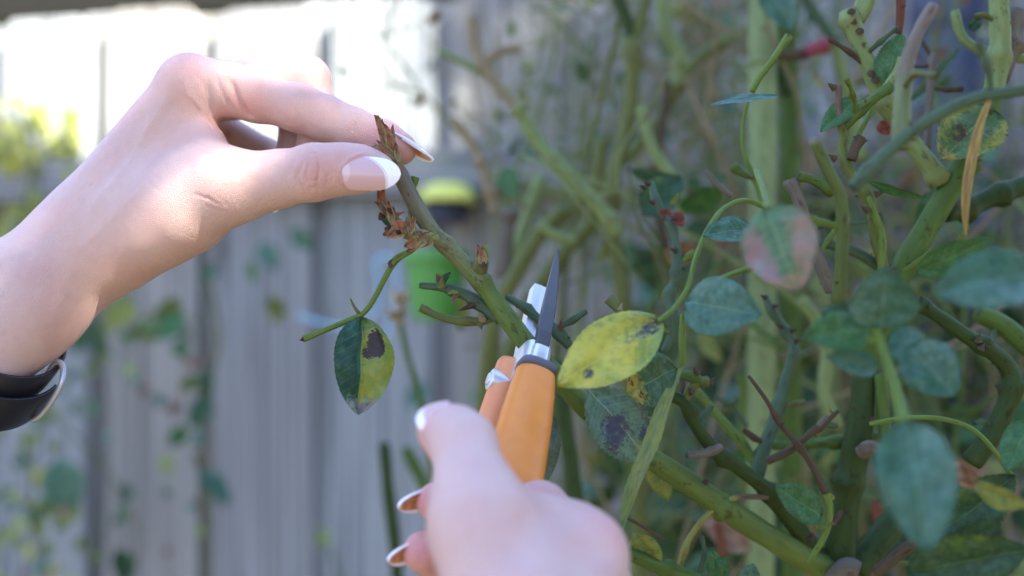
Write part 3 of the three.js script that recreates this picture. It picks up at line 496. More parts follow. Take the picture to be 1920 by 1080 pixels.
const LM = {}; for (const k in LT) LM[k] = new THREE.MeshPhysicalMaterial({ color: new THREE.Color(1, 1, 1).multiplyScalar(['wan', 'yellow', 'straw', 'bud', 'budred', 'dry'].includes(k) ? 1 : 0.8), map: LT[k], bumpMap: leafBump, bumpScale: 0.0004, roughness: k === 'teal' || k === 'half' ? 0.38 : 0.5, transmission: k === 'dry' ? 0.1 : 0.28, thickness: 0, side: THREE.DoubleSide, specularIntensity: 0.6 });
// a leaf blade from base [px,py,d] to tip [px,py,d]; width in mm; roll turns it about its length; fold lifts the halves; curl bends the tip back; teeth along the edge
function blade(b, t, width, o = {}) {
  const A = b.isVector3 ? b : P(...b), B = t.isVector3 ? t : P(...t), ax = B.clone().sub(A), L = ax.length(); ax.normalize();
  const toEye = o.face ?? V(0, EYE, 0).sub(A).normalize(), n = toEye.addScaledVector(ax, -toEye.dot(ax)).normalize().applyAxisAngle(ax, o.roll ?? 0), w = ax.clone().cross(n);
  const NV = o.rough ? 10 : 34, NU = o.rough ? 6 : 10, pos = [], uv = [], idx = [], fold = o.fold ?? 0.3, curl = o.curl ?? 0.10, q = (o.shape ?? 0.62) + 0.16, seedn = rnd(40);
  for (let j = 0; j <= NV; j++) {
    const v = j / NV, body = Math.pow(Math.sin(Math.PI * Math.pow(v, q)), 0.72), tooth = o.teeth === 0 || j === 0 || j === NV ? 1 : 1 - (o.teeth ?? 0.1) * (j % 2);
    for (let i = 0; i <= NU; i++) {
      const u = i / NU * 2 - 1, hw = width / 2000 * body * (Math.abs(u) === 1 ? tooth : 1), x = u * hw, wave = 0.11 * perlin.noise(u * 1.6 + seedn, v * 3, 2) * width / 1000;
      const z = fold * Math.abs(x) - 0.7 * fold * x * x / (width / 1000) - curl * L * v * v + (o.cup ?? 0) * x * x / (width / 1000) + wave + (o.sway ?? 0) * L * 0 ;
      const p = A.clone().addScaledVector(ax, L * v).addScaledVector(w, x + (o.sway ?? 0) * L * 4 * v * (1 - v)).addScaledVector(n, z + curl * L * v); pos.push(p.x, p.y, p.z); uv.push(0.5 + 0.5 * u * Math.min(1, body + 0.15), v);
    }
  }
  for (let j = 0; j < NV; j++) for (let i = 0; i < NU; i++) { const a = j * (NU + 1) + i, c = a + NU + 1; idx.push(a, a + 1, c + 1, a, c + 1, c); }
  return geo(pos, idx, uv);
}
const leaf = (bush, b, t, width, kind, o = {}) => part(bush, o.name ?? 'leaf', blade(b, t, width, o), LM[kind], o.label);
// ---------------------------------------------------------------- the rose bush being pruned
seed = 4077;
const rose = add(new THREE.Group(), 'rose_bush', 'green-caned rose bush being pruned, with spotted and yellowing leaves', 'rose bush');
{
  const B = rose, up = [0.235, 0.205, 0.17], mid = [0.21, 0.235, 0.11], low = [0.15, 0.23, 0.06];
  const main = stem(B, [[746, 318, 383], [778, 382, 384], [815, 440, 385], [850, 475, 386], [900, 528, 387], [945, 588, 388], [985, 640, 389], [1030, 690, 391], [1100, 765, 396], [1200, 845, 404], [1290, 905, 412], [1400, 980, 422], [1500, 1040, 432], [1600, 1090, 440]], 3.0, 5.7, 'green',
    { prickly: 0, step: 0.0018, sides: 22, nodes: [0.128, 0.2, 0.72], bulge: 0.08, color: (s) => s < 0.13 ? mixc(up, mid, sstep(0.0, 0.13, s)) : mixc(mid, low, sstep(0.13, 0.22, s)), label: 'cane being cut, brownish at the pinched tip and green below' });
  spike(main, 1322, 905, 406, 0.3, 0.8, 0.5, 2.2, 1.6); spike(main, 1520, 1010, 424, 0.2, 0.9, 0.3, 3, 2); spike(main, 1222, 838, 399, -0.3, 0.8, 0.3, 4, 2);
  for (let i = 0; i < 26; i++) { const s = rnd(0.1, 0.33), x = 778 + (1000 - 778) * (s - 0.06) / 0.29; spike(main, x + rnd(-8, 8), 382 + (x - 778) * 1.16 + rnd(-8, 8), 380.2, rnd(-1, 1), rnd(-1, 1), 2, 0.5, 0.35, M.tan, 'lenticel'); }
  // the pinched tip: a small shoot wrapped in bud scales
  const tip = stem(B, [[748, 325, 382], [741, 300, 381], [730, 275, 379.5], [720, 250, 379], [708, 222, 379]], 2.5, 1.1, 'olive', { prickly: 0, nodes: [0.25, 0.5, 0.75], bulge: 0.3, step: 0.001, color: (s) => mixc([0.30, 0.27, 0.14], [0.33, 0.20, 0.13], 0.5 + 0.5 * Math.sin(s * 25)), label: 'small reddish shoot at the pinched tip' });
  const scale = (p, b, t, w, k, o) => leaf(p, b, t, w * 0.85, k, { name: 'bud_scale', teeth: 0, fold: 0.7, curl: 0.12, shape: 0.42, ...o });
  for (const [b, t, w, k, r] of [[[724, 262, 378], [701, 214, 377], 3.2, 'budred', 0.3], [[722, 265, 377.5], [708, 213, 376], 3.0, 'bud', -0.3], [[735, 282, 377.5], [722, 232, 376], 4.4, 'bud', 0.2], [[737, 280, 378], [737, 232, 378], 3.6, 'bud', -0.5], [[742, 292, 378], [709, 246, 376], 3.2, 'bud', 0.5], [[744, 298, 377.5], [706, 262, 376], 3.4, 'bud', -0.2], [[748, 312, 378], [712, 270, 377], 2.6, 'dry', 0.4], [[740, 296, 378], [728, 250, 376], 3.4, 'bud', 0.1], [[746, 305, 377], [738, 262, 377], 3.4, 'bud', 0.6]]) scale(tip, b, t, w, k, { roll: r });
  for (let i = 0; i < 7; i++) { const f = tube([[722 + i * 2, 288 + i, 377], [712 + rnd(-8, 4), 276 + rnd(-5, 6)], [694 + rnd(-4, 8), 268 + rnd(0, 14)]], 0.22, 0.1, { sides: 5 }); part(tip, 'fibre', f, M.tan); }
  // the cluster of shrivelled shoots hanging under the thumb
  const clump = stem(B, [[820, 448, 384], [800, 446, 382], [772, 440, 380], [745, 426, 379], [728, 402, 379], [716, 376, 379], [712, 350, 380]], 2.5, 1.2, 'olive', { prickly: 0, nodes: [0.2, 0.45, 0.62, 0.8], bulge: 0.35, step: 0.001, color: (s) => s < 0.35 ? [0.33, 0.32, 0.14] : mixc([0.33, 0.26, 0.16], [0.38, 0.16, 0.11], 0.5 + 0.5 * Math.sin(s * 30)), label: 'shrivelled reddish side shoot under the thumb' });
  for (const [b, t, w, k, r] of [[[720, 392, 378], [712, 348, 379], 2.6, 'budred', 0.3], [[722, 390, 377.5], [720, 350, 378], 2.2, 'budred', -0.6], [[730, 410, 377], [706, 372, 377], 3.6, 'dry', 0.5], [[738, 418, 377], [728, 376, 376], 4, 'bud', -0.3], [[748, 428, 377], [737, 385, 377], 3.6, 'dry', -0.6], [[760, 436, 377], [717, 440, 376], 6.5, 'bud', 0.3], [[765, 440, 377], [762, 406, 375], 4.5, 'dry', 0.4], [[768, 440, 377], [778, 402, 377], 3.4, 'bud', 0], [[788, 446, 377], [757, 462, 376], 6, 'bud', -0.4], [[800, 450, 378], [762, 474, 377], 5.2, 'bud', 0.5], [[752, 430, 376], [742, 408, 375], 4.6, 'budred', 0.2], [[730, 420, 377], [714, 410, 376], 3, 'deep', 0.2], [[742, 432, 376], [725, 446, 376], 3.4, 'dry', -0.4], [[812, 452, 379], [790, 460, 378], 4, 'bud', 0.2]]) scale(clump, b, t, w, k, { roll: r });
  for (const [x, y] of [[747, 436], [716, 408], [735, 396], [728, 430]]) spike(clump, x, y, 377, rnd(-1, 1), rnd(-1, 1), 1, 3, 1.6);
  stem(B, [[772, 372, 384], [768, 402, 385], [778, 430, 385]], 0.6, 0.8, 'pale'); stem(B, [[768, 362, 386], [776, 348, 386], [780, 332, 386]], 0.8, 1.2, 'fresh', { nodes: [1] });
  for (let i = 0; i < 26; i++) {                                                // more shrivelled scales packed round both shoots
    const up1 = i < 12, t = rnd(), x = up1 ? 746 - 34 * t : 714 + 90 * t, y = up1 ? 312 - 78 * t : 384 + 66 * Math.pow(t, 0.8), a = up1 ? -1.9 + rnd(-0.6, 0.6) : rnd(-2.8, 1.2), l = rnd(12, 26);
    scale(up1 ? tip : clump, [x + rnd(-4, 4), y + rnd(-4, 4), 378.5], [x + l * Math.cos(a), y + l * Math.sin(a), 376 + rnd(-1.5, 1.5)], rnd(1.3, 2.6), ['bud', 'budred', 'dry', 'bud', 'lime'][i % 5], { roll: rnd(-0.9, 0.9), curl: rnd(-0.1, 0.25) });
  }
  // bud stub on the cane
  const stub = stem(B, [[898, 512, 386], [902, 496, 385], [905, 484, 385]], 2.4, 2.1, 'olive', { prickly: 0, nodes: [0.4], step: 0.001 });
  for (const [b, t, w, k, r] of [[[903, 492, 383], [895, 458, 383], 4, 'bud', 0.3], [[906, 492, 383], [912, 455, 383], 4.2, 'lime', -0.2], [[905, 496, 382], [904, 462, 382], 4.4, 'bud', 0], [[900, 496, 382], [897, 470, 382], 2.4, 'budred', 0.2]]) scale(stub, b, t, w, k, { roll: r });
  spike(stub, 905, 496, 383, 0.3, 0.5, 1, 2.4, 1.8, M.brown);
  // two cut side twigs
  const tw = stem(B, [[938, 598, 390], [905, 575, 391], [880, 556, 391], [850, 543, 390], [818, 538, 389], [786, 535, 388]], 2.6, 1.25, 'blue', { prickly: 0, nodes: [0.35, 0.62], bulge: 0.3 });
  scale(tw, [828, 534, 388], [818, 512, 387], 4.6, 'dry', { roll: 0.3 }); scale(tw, [826, 532, 387], [845, 510, 388], 4, 'deep', { roll: -0.4 }); spike(tw, 828, 536, 387, 0, 1, 0.6, 4.5, 2.2, M.olive, 'bud'); spike(tw, 888, 570, 389, -1, -0.55, 0.5, 7.5, 1.7); scale(tw, [860, 548, 388], [838, 552, 386], 3, 'lime', { roll: 0.8 }); scale(tw, [858, 550, 388], [847, 570, 387], 2.6, 'dry', { roll: 0.5 });
  const tw2 = stem(B, [[930, 590, 394], [905, 602, 393], [880, 602, 392], [845, 600, 392], [815, 590, 391], [787, 577, 390]], 1.9, 1.2, 'olive', { prickly: 0, nodes: [0.4, 0.97] }); spike(tw2, 905, 600, 391, -0.4, 0.6, 0.6, 5, 1.8, M.tan, 'bud'); spike(tw2, 900, 606, 391, 0.2, -1, 0.4, 3, 1.6, M.olive, 'bud');
  // leaf stalk with the half-yellow leaf
  stem(B, [[790, 452, 380], [770, 470, 380], [745, 485, 380], [728, 510, 380], [706, 552, 380], [690, 578, 380], [676, 592, 380]], 1.15, 1.0, 'fresh', { name: 'leaf_stalk', step: 0.0012, nodes: [0.32] });
  stem(B, [[678, 590, 380], [650, 602, 380], [612, 618, 379], [570, 636, 378]], 1.05, 1.0, 'fresh', { name: 'leaf_stalk', nodes: [0.99], bulge: 0.3 }); stem(B, [[675, 590, 380], [664, 575, 379], [657, 560, 379]], 0.8, 0.3, 'olive', { name: 'leaf_stalk' });
  spike(B, 569, 636, 378, -1, -0.4, 0, 1.6, 1.1, M.thorn, 'cut_end'); stem(B, [[735, 500, 379], [730, 494, 379], [742, 484, 379]], 0.9, 0.5, 'brown', { name: 'leaf_stalk' });
  leaf(B, [680, 594, 380], [672, 778, 374], 24.5, 'half', { roll: -0.32, fold: 0.35, curl: 0.10, shape: 0.66, teeth: 0.025, label: 'hanging leaf, half green and half yellow with a brown spot' });
  // twigs round the snips
  stem(B, [[950, 556, 398], [985, 578, 396], [1010, 598, 395], [1045, 620, 394], [1068, 650, 394]], 1.5, 2.0, 'blue', { nodes: [0.3, 0.8] }); spike(B, 1050, 618, 393, 0, 1, 0.2, 4, 1.6, M.red, 'bud');
  stem(B, [[1140, 560, 392], [1152, 572, 392], [1165, 590, 392], [1172, 606, 393]], 1.7, 1.6, 'olive', { nodes: [0.02] }); spike(B, 1162, 580, 391, 0.3, 1, 0.3, 3, 1.4, M.tan, 'bud');
  const spindly = stem(B, [[1220, 340, 440], [1234, 385, 436], [1258, 425, 433], [1270, 475, 430], [1268, 520, 428], [1255, 560, 426], [1264, 598, 424], [1262, 625, 424], [1246, 660, 424]], 1.5, 2.2, 'blue', { nodes: [0.12, 0.3, 0.45, 0.55, 0.68, 0.8], bulge: 0.35 });
  for (const [x, y, s] of [[1218, 345, -1], [1226, 380, -1], [1260, 410, 1], [1268, 470, -1], [1272, 505, 1], [1258, 548, -1], [1252, 553, -1], [1264, 600, 1], [1210, 352, -1]]) spike(spindly, x, y, 428, s, 0.2, 0.4, 3.6, 1.4);
  leaf(B, [1258, 405, 434], [1235, 400, 432], 6, 'red', { roll: 0.4 }); leaf(B, [1262, 400, 432], [1280, 425, 432], 7, 'red', { roll: -0.6 }); leaf(B, [1256, 385, 434], [1272, 362, 433], 4, 'lime', { roll: 0.9 });
  // yellow leaf with black spots and its neighbours
  stem(B, [[1232, 603, 346], [1262, 580, 352], [1290, 538, 358], [1304, 485, 364], [1330, 425, 372], [1362, 388, 382], [1400, 376, 392], [1440, 390, 400]], 0.85, 1.1, 'fresh', { name: 'leaf_stalk' });
  leaf(B, [1240, 598, 348], [1046, 722, 338], 23.5, 'yellow', { teeth: 0.03, roll: 0.25, fold: 0.16, curl: 0.06, shape: 0.72, label: 'yellow leaf with dark spots' });
  leaf(B, [1270, 690, 372], [1176, 738, 378], 24, 'ripe', { roll: 0.3, shape: 0.66, label: 'dark green leaf with yellowed tip' });
  leaf(B, [1102, 728, 386], [1222, 868, 384], 25, 'spotted', { roll: -0.25, fold: 0.12, shape: 0.8, label: 'green leaf with grey-purple spots' });
  stem(B, [[1281, 588, 372], [1279, 640, 372], [1280, 685, 372]], 1.3, 1.2, 'fresh', { name: 'leaf_stalk' });
  leaf(B, [1280, 686, 372], [1163, 996, 352], 12.5, 'lime', { roll: 1.05, fold: 0.3, shape: 0.85, sway: -0.03, teeth: 0.09, label: 'narrow leaf seen nearly edge-on' });
  leaf(B, [1036, 778, 402], [1018, 910, 398], 14, 'dusty', { roll: 0.5, shape: 0.75, teeth: 0.08, label: 'dusty green leaf behind the handle' });
  stem(B, [[1022, 745, 398], [1040, 728, 396], [1052, 700, 394]], 0.7, 0.8, 'fresh', { name: 'leaf_stalk' });
  leaf(B, [1288, 566, 342], [1430, 592, 322], 20.5, 'teal', { roll: -0.2, shape: 0.6, curl: 0.12, teeth: 0.02 });
  leaf(B, [1410, 428, 365], [1318, 442, 360], 12, 'teal', { roll: 0.5, shape: 0.6 });
  stem(B, [[1352, 522, 350], [1390, 508, 345], [1432, 500, 305]], 1, 1, 'fresh', { name: 'leaf_stalk' }); stem(B, [[1440, 392, 298], [1432, 360, 340], [1418, 320, 380]], 1, 1.2, 'fresh', { name: 'leaf_stalk' });
  leaf(B, [1438, 390, 296], [1496, 546, 288], 22.5, 'pink', { roll: 0.2, fold: 0.2, shape: 0.62, teeth: 0.02, label: 'green leaf blushed pink on both sides' });
  stem(B, [[1548, 990, 405], [1530, 985, 404], [1540, 968, 404]], 0.8, 0.7, 'fresh', { name: 'leaf_stalk' });
  leaf(B, [1541, 970, 404], [1453, 912, 402], 15, 'green', { roll: 0.3, teeth: 0.12, shape: 0.6, label: 'small serrated green leaf' });
  leaf(B, [1226, 846, 432], [1252, 940, 436], 13, 'lime', { roll: 0.4 }); leaf(B, [1188, 1000, 404], [1238, 1060, 404], 14, 'lime', { roll: 0.5, shape: 0.7 });
  leaf(B, [1342, 1082, 400], [1334, 1030, 400], 8, 'green', { roll: 0.4, teeth: 0.1 }); leaf(B, [1352, 1085, 398], [1362, 1042, 398], 7, 'green', { roll: -0.4, teeth: 0.1 }); leaf(B, [1400, 1100, 398], [1412, 1056, 398], 9, 'teal', { roll: 0.2, teeth: 0.12 });
  // middle of the bush
  const fork = stem(B, [[1232, 738, 400], [1280, 752, 402], [1300, 790, 404], [1335, 838, 408], [1390, 880, 414], [1432, 915, 420], [1490, 985, 430], [1550, 1060, 438]], 2.2, 4.2, 'dark', { nodes: [0.14, 0.36, 0.6], bulge: 0.25 });
  const side = stem(B, [[1285, 752, 402], [1296, 728, 401], [1318, 712, 400], [1330, 720, 400]], 1.6, 1.4, 'olive', { nodes: [0.4, 0.9] }); for (const [x, y] of [[1308, 700], [1332, 718], [1298, 738]]) spike(side, x, y, 399, rnd(-1, 1), 1, 0.4, 3.4, 1.5, M.brown, 'bud');
  stem(B, [[1255, 700, 400], [1290, 705, 400], [1325, 720, 400]], 1.5, 1.8, 'green', { nodes: [0.6] });
  stem(B, [[1352, 838, 407], [1325, 850, 404], [1288, 853, 402]], 1.8, 1.2, 'grey', { nodes: [0.3, 0.9] });
  stem(B, [[1305, 730, 440], [1345, 778, 438], [1390, 830, 436], [1425, 885, 432]], 1.7, 2.2, 'fresh', { nodes: [0.7] }); stem(B, [[1245, 1012, 398], [1210, 990, 396], [1170, 968, 396]], 0.7, 0.6, 'brown'); stem(B, [[1345, 745, 500], [1372, 755, 498], [1385, 740, 496], [1372, 752, 500], [1400, 800, 500]], 1.6, 1.6, 'blue');
  const zig = stem(B, [[1435, 555, 446], [1445, 580, 445], [1472, 618, 444], [1488, 650, 442], [1472, 715, 440], [1456, 775, 436], [1430, 850, 432], [1418, 895, 430]], 1.6, 3.2, 'blue', { nodes: [0.1, 0.22, 0.34, 0.62], bulge: 0.35 });
  for (const [x, y, s] of [[1436, 558, -1], [1448, 575, 1], [1466, 612, -1], [1490, 640, 1], [1482, 620, 1], [1460, 770, -1]]) spike(zig, x, y, 440, s, 0.3, 0.3, 3.4, 1.5);
  const dead = stem(B, [[1404, 705, 404], [1438, 752, 404], [1462, 795, 405], [1500, 838, 406], [1532, 890, 406], [1548, 925, 406]], 0.7, 1.5, 'brown', { nodes: [0.35, 0.62], bulge: 0.4, label: 'thin dead brown twig' }); spike(dead, 1462, 800, 404, 0.6, 0.8, 0.3, 3, 1);
  stem(B, [[1548, 925, 406], [1556, 950, 406], [1548, 1000, 406], [1515, 1055, 406]], 1.6, 1.2, 'fresh'); leaf(B, [1549, 928, 405], [1566, 935, 404], 3.4, 'lime', { roll: 0.3 });
  stem(B, [[1438, 865, 416], [1480, 845, 414], [1525, 808, 412], [1548, 792, 410], [1572, 770, 409]], 1.9, 0.9, 'brown', { nodes: [0.7], label: 'broken brown twig end' }); stem(B, [[1535, 800, 411], [1552, 780, 410]], 1.6, 1.2, 'grey');
  stem(B, [[1440, 836, 444], [1500, 834, 444], [1560, 828, 442], [1650, 820, 440]], 1.8, 2.6, 'green', { nodes: [0.6] });
  stem(B, [[1626, 640, 432], [1620, 720, 432], [1612, 800, 432], [1598, 880, 434], [1582, 960, 436], [1574, 1040, 438], [1570, 1110, 440]], 5.2, 7.0, 'dark', { nodes: [0.55], bulge: 0.12, sides: 18 });
  const gall = stem(B, [[1612, 850, 424], [1632, 838, 420], [1652, 846, 418]], 2.6, 1.8, 'grey', { step: 0.001, nodes: [0.3, 0.7], name: 'rough_knot' });
  stem(B, [[1560, 1088, 430], [1590, 1062, 426], [1612, 1070, 424]], 4.5, 3.5, 'grey', { name: 'rough_knot', step: 0.001 }); stem(B, [[1600, 1070, 440], [1650, 1010, 444], [1700, 950, 450]], 6.5, 6, 'dark'); stem(B, [[1640, 1075, 420], [1690, 1035, 418], [1730, 1008, 416]], 2.6, 2.4, 'brown');
  // upper right canes
  const thick = stem(B, [[1862, 170, 424], [1838, 250, 424], [1790, 340, 424], [1742, 420, 425], [1700, 490, 426], [1660, 570, 428], [1632, 640, 430], [1622, 700, 432]], 4.4, 5.8, 'green', { nodes: [0.25], bulge: 0.12, sides: 18 });
  stem(B, [[1862, 180, 424], [1875, 90, 424], [1868, -60, 424]], 4.2, 4, 'pale', { nodes: [0.3] }); stem(B, [[1588, 18, 418], [1608, 75, 418], [1632, 130, 419], [1655, 185, 420], [1690, 238, 421], [1722, 285, 422], [1748, 318, 423], [1760, 345, 424]], 3.5, 4.1, 'pale', { nodes: [0.06, 0.5, 0.97], bulge: 0.18, sides: 18 });
  for (const [x, y] of [[1600, 40], [1612, 58], [1634, 138], [1642, 150], [1596, 22]]) spike(thick, x, y, 414, rnd(-0.5, 0.5), 0.5, 1, 1.8, 2, M.brown, 'scar');
  stem(B, [[1604, 40, 420], [1620, 10, 420], [1632, -40, 420]], 3.8, 3.6, 'pale'); stem(B, [[1930, 345, 440], [1870, 365, 440], [1815, 388, 438], [1770, 400, 432]], 4.2, 4.6, 'dark', { nodes: [0.3, 0.7] });
  stem(B, [[1930, 168, 312], [1830, 184, 310], [1760, 215, 308], [1690, 262, 308], [1640, 310, 308], [1598, 352, 308]], 1.7, 2.1, 'blue', { label: 'blurred pale twig crossing in front', nodes: [0.9] }); stem(B, [[1750, 10, 330], [1722, 60, 328], [1700, 120, 326], [1692, 180, 325], [1690, 280, 325]], 2, 3, 'tan', { color: (s) => mixc([0.24, 0.20, 0.155], [0.22, 0.29, 0.14], sstep(0.4, 0.7, s)) });
  stem(B, [[1525, 258, 334], [1552, 318, 336], [1576, 370, 338], [1580, 440, 340], [1572, 570, 344]], 1.9, 2.4, 'green', { color: (s) => s < 0.04 ? [0.30, 0.26, 0.24] : [0.13, 0.18, 0.052] }); stem(B, [[1482, 335, 402], [1500, 380, 402], [1516, 440, 404], [1545, 510, 408], [1560, 545, 410]], 2.4, 3, 'grey', { nodes: [0.02] }); stem(B, [[1495, 328, 400], [1530, 340, 402], [1560, 362, 404]], 1.6, 2, 'green', { nodes: [0.05, 0.9] });
  const mid2 = stem(B, [[1572, 160, 406], [1572, 200, 406], [1580, 238, 406], [1580, 285, 406], [1596, 325, 406], [1628, 370, 408], [1640, 430, 410], [1656, 500, 414]], 1.5, 2.4, 'green', { nodes: [0.2, 0.42, 0.6], color: (s) => s < 0.2 ? [0.20, 0.145, 0.105] : [0.165, 0.22, 0.066] }); for (const [x, y, s] of [[1566, 298, -1], [1602, 262, 1], [1610, 268, 1], [1565, 165, -1], [1640, 365, 1], [1628, 395, -1]]) spike(mid2, x, y, 403, s, 0.4, 0.3, 4, 1.7, M.brown);
  stem(B, [[1580, 242, 406], [1598, 222, 404], [1625, 196, 402], [1672, 160, 400]], 2.1, 1.8, 'green', { nodes: [0.4, 0.95] }); stem(B, [[1596, 300, 402], [1606, 272, 402], [1614, 256, 402]], 2.2, 1.6, 'brown', { nodes: [0.9] }); stem(B, [[1660, 165, 404], [1684, 130, 404], [1690, 108, 404]], 1.6, 1.6, 'pale'); stem(B, [[1600, 268, 410], [1622, 230, 412], [1640, 190, 414]], 1, 1, 'fresh');
  stem(B, [[1628, 368, 404], [1640, 400, 404], [1654, 440, 404], [1652, 505, 405]], 1.1, 1.3, 'fresh', { nodes: [0.4, 0.7] }); stem(B, [[1640, 400, 410], [1644, 450, 412], [1660, 500, 416]], 2.2, 2.6, 'dark', { nodes: [0.1] }); stem(B, [[1540, 455, 414], [1600, 470, 416], [1650, 500, 420], [1690, 520, 426]], 2, 2.4, 'blue'); stem(B, [[1690, -30, 420], [1688, 30, 420], [1685, 62, 420]], 2, 1.6, 'red'); stem(B, [[1749, 100, 450], [1742, 200, 450], [1738, 280, 450]], 1.8, 1.8, 'grey'); stem(B, [[1680, 115, 450], [1720, 125, 450], [1748, 118, 450], [1725, 70, 450]], 0.9, 0.9, 'brown');
  leaf(B, [1662, 158, 412], [1690, 62, 410], 14.5, 'green', { roll: -0.3, shape: 0.62, label: 'green leaf beside the pale cane' }); leaf(B, [1606, 185, 406], [1538, 248, 404], 10, 'green', { roll: 0.4 }); leaf(B, [1700, 190, 456], [1798, 88, 460], 7, 'teal', { roll: 0.7 }); leaf(B, [1630, 340, 402], [1738, 372, 398], 6, 'green', { roll: 0.9 });
  leaf(B, [1862, 205, 410], [1765, 300, 406], 27, 'edge', { roll: 0.2, shape: 0.62, label: 'round green leaf with yellow rim and brown marks' }); leaf(B, [1650, 228, 412], [1668, 252, 410], 6, 'red', { roll: 0.3 }); leaf(B, [1820, 58, 440], [1838, 30, 440], 6, 'deep', {}); leaf(B, [1460, 180, 406], [1328, 198, 398], 7, 'teal', { roll: 1.1, fold: 0.1, label: 'pale leaf seen edge-on' });
  stem(B, [[1478, 68, 410], [1452, 108, 408], [1420, 152, 408], [1410, 172, 408]], 1.3, 1.3, 'fresh', { nodes: [0.02] }); stem(B, [[1404, 180, 430], [1392, 240, 430], [1396, 290, 430], [1412, 330, 430], [1432, 390, 428]], 0.8, 1.2, 'fresh', { nodes: [0.7] }); stem(B, [[1322, 318, 420], [1345, 345, 420], [1372, 368, 420]], 1.3, 1.3, 'grey'); stem(B, [[1374, 310, 426], [1392, 325, 426], [1410, 332, 428]], 1.6, 1.4, 'green', { nodes: [0.1] });
  stem(B, [[1640, 610, 306], [1655, 655, 302], [1678, 725, 288], [1698, 795, 270]], 1.5, 1.7, 'fresh', { name: 'leaf_stalk' }); stem(B, [[1655, 625, 304], [1635, 640, 304], [1620, 632, 304]], 1, 1, 'fresh', { name: 'leaf_stalk' });
  leaf(B, [1652, 614, 304], [1662, 500, 296], 21, 'teal', { roll: 0.15, shape: 0.58 }); leaf(B, [1628, 618, 306], [1506, 634, 300], 14, 'green', { roll: 0.3 }); leaf(B, [1612, 590, 312], [1540, 585, 310], 9, 'teal', { roll: -0.4 }); leaf(B, [1648, 690, 304], [1548, 668, 300], 8.5, 'teal', { roll: 0.2 });
  leaf(B, [1690, 612, 312], [1725, 700, 304], 12, 'teal', { roll: 0.3 }); leaf(B, [1702, 650, 306], [1792, 742, 298], 18, 'teal', { roll: -0.2, shape: 0.6, label: 'green leaf with a pale grey spot' });
  leaf(B, [1700, 790, 268], [1738, 1036, 254], 20.5, 'teal', { roll: -0.15, fold: 0.3, shape: 0.6, teeth: 0.02, label: 'large blurred green leaf hanging in front' }); leaf(B, [1945, 512, 282], [1750, 552, 276], 19, 'teal', { roll: 0.35, shape: 0.6 }); leaf(B, [1718, 510, 338], [1858, 448, 330], 13, 'green', { roll: 0.5 });
  leaf(B, [1700, 1070, 332], [1930, 1030, 322], 22, 'deep', { roll: 0.4 }); leaf(B, [1760, 1000, 352], [1905, 890, 346], 20, 'deep', { roll: 0.3 }); leaf(B, [1935, 790, 340], [1888, 885, 336], 13, 'green', { roll: 0.5 }); leaf(B, [1780, 870, 330], [1850, 915, 322], 9, 'dry', { roll: 0.8 }); leaf(B, [1826, 910, 318], [1940, 950, 308], 10, 'lime', { roll: 0.8 });
  const yl = leaf(B, [1868, 160, 346], [1812, 448, 336], 4.2, 'straw', { roll: 0.6, shape: 0.8, sway: 0.05, teeth: 0, name: 'leaf', label: 'long withered yellow strip' });
  const right = stem(B, [[1720, 566, 402], [1765, 596, 404], [1815, 632, 406], [1862, 660, 408], [1890, 690, 410], [1898, 722, 410], [1868, 800, 412], [1820, 868, 416]], 2.6, 4.6, 'dark', { nodes: [0.02, 0.36, 0.62], bulge: 0.3 }); for (const [x, y] of [[1718, 562], [1725, 575], [1834, 640], [1838, 655]]) spike(right, x, y, 402, rnd(-0.6, 0.6), 0.8, 0.3, 3.4, 1.8, M.brown);
  stem(B, [[1630, 795, 384], [1700, 784, 382], [1770, 786, 380], [1825, 806, 380], [1868, 850, 380], [1905, 905, 380]], 0.95, 0.95, 'fresh'); stem(B, [[1830, 585, 430], [1880, 610, 430], [1940, 660, 430]], 4, 4.6, 'green'); stem(B, [[1650, 700, 426], [1655, 760, 426], [1662, 830, 426]], 2.8, 2.8, 'green');
  stem(B, [[1170, 1034, 402], [1220, 1055, 404], [1280, 1078, 406], [1340, 1100, 408]], 2.8, 3.4, 'green', { nodes: [0.5] }); stem(B, [[1272, 1070, 412], [1290, 1015, 412], [1330, 962, 414], [1378, 934, 416], [1440, 932, 418]], 1.3, 1.1, 'fresh', { nodes: [0.15], color: (s) => s > 0.75 ? [0.20, 0.14, 0.10] : [0.34, 0.35, 0.10] });
}
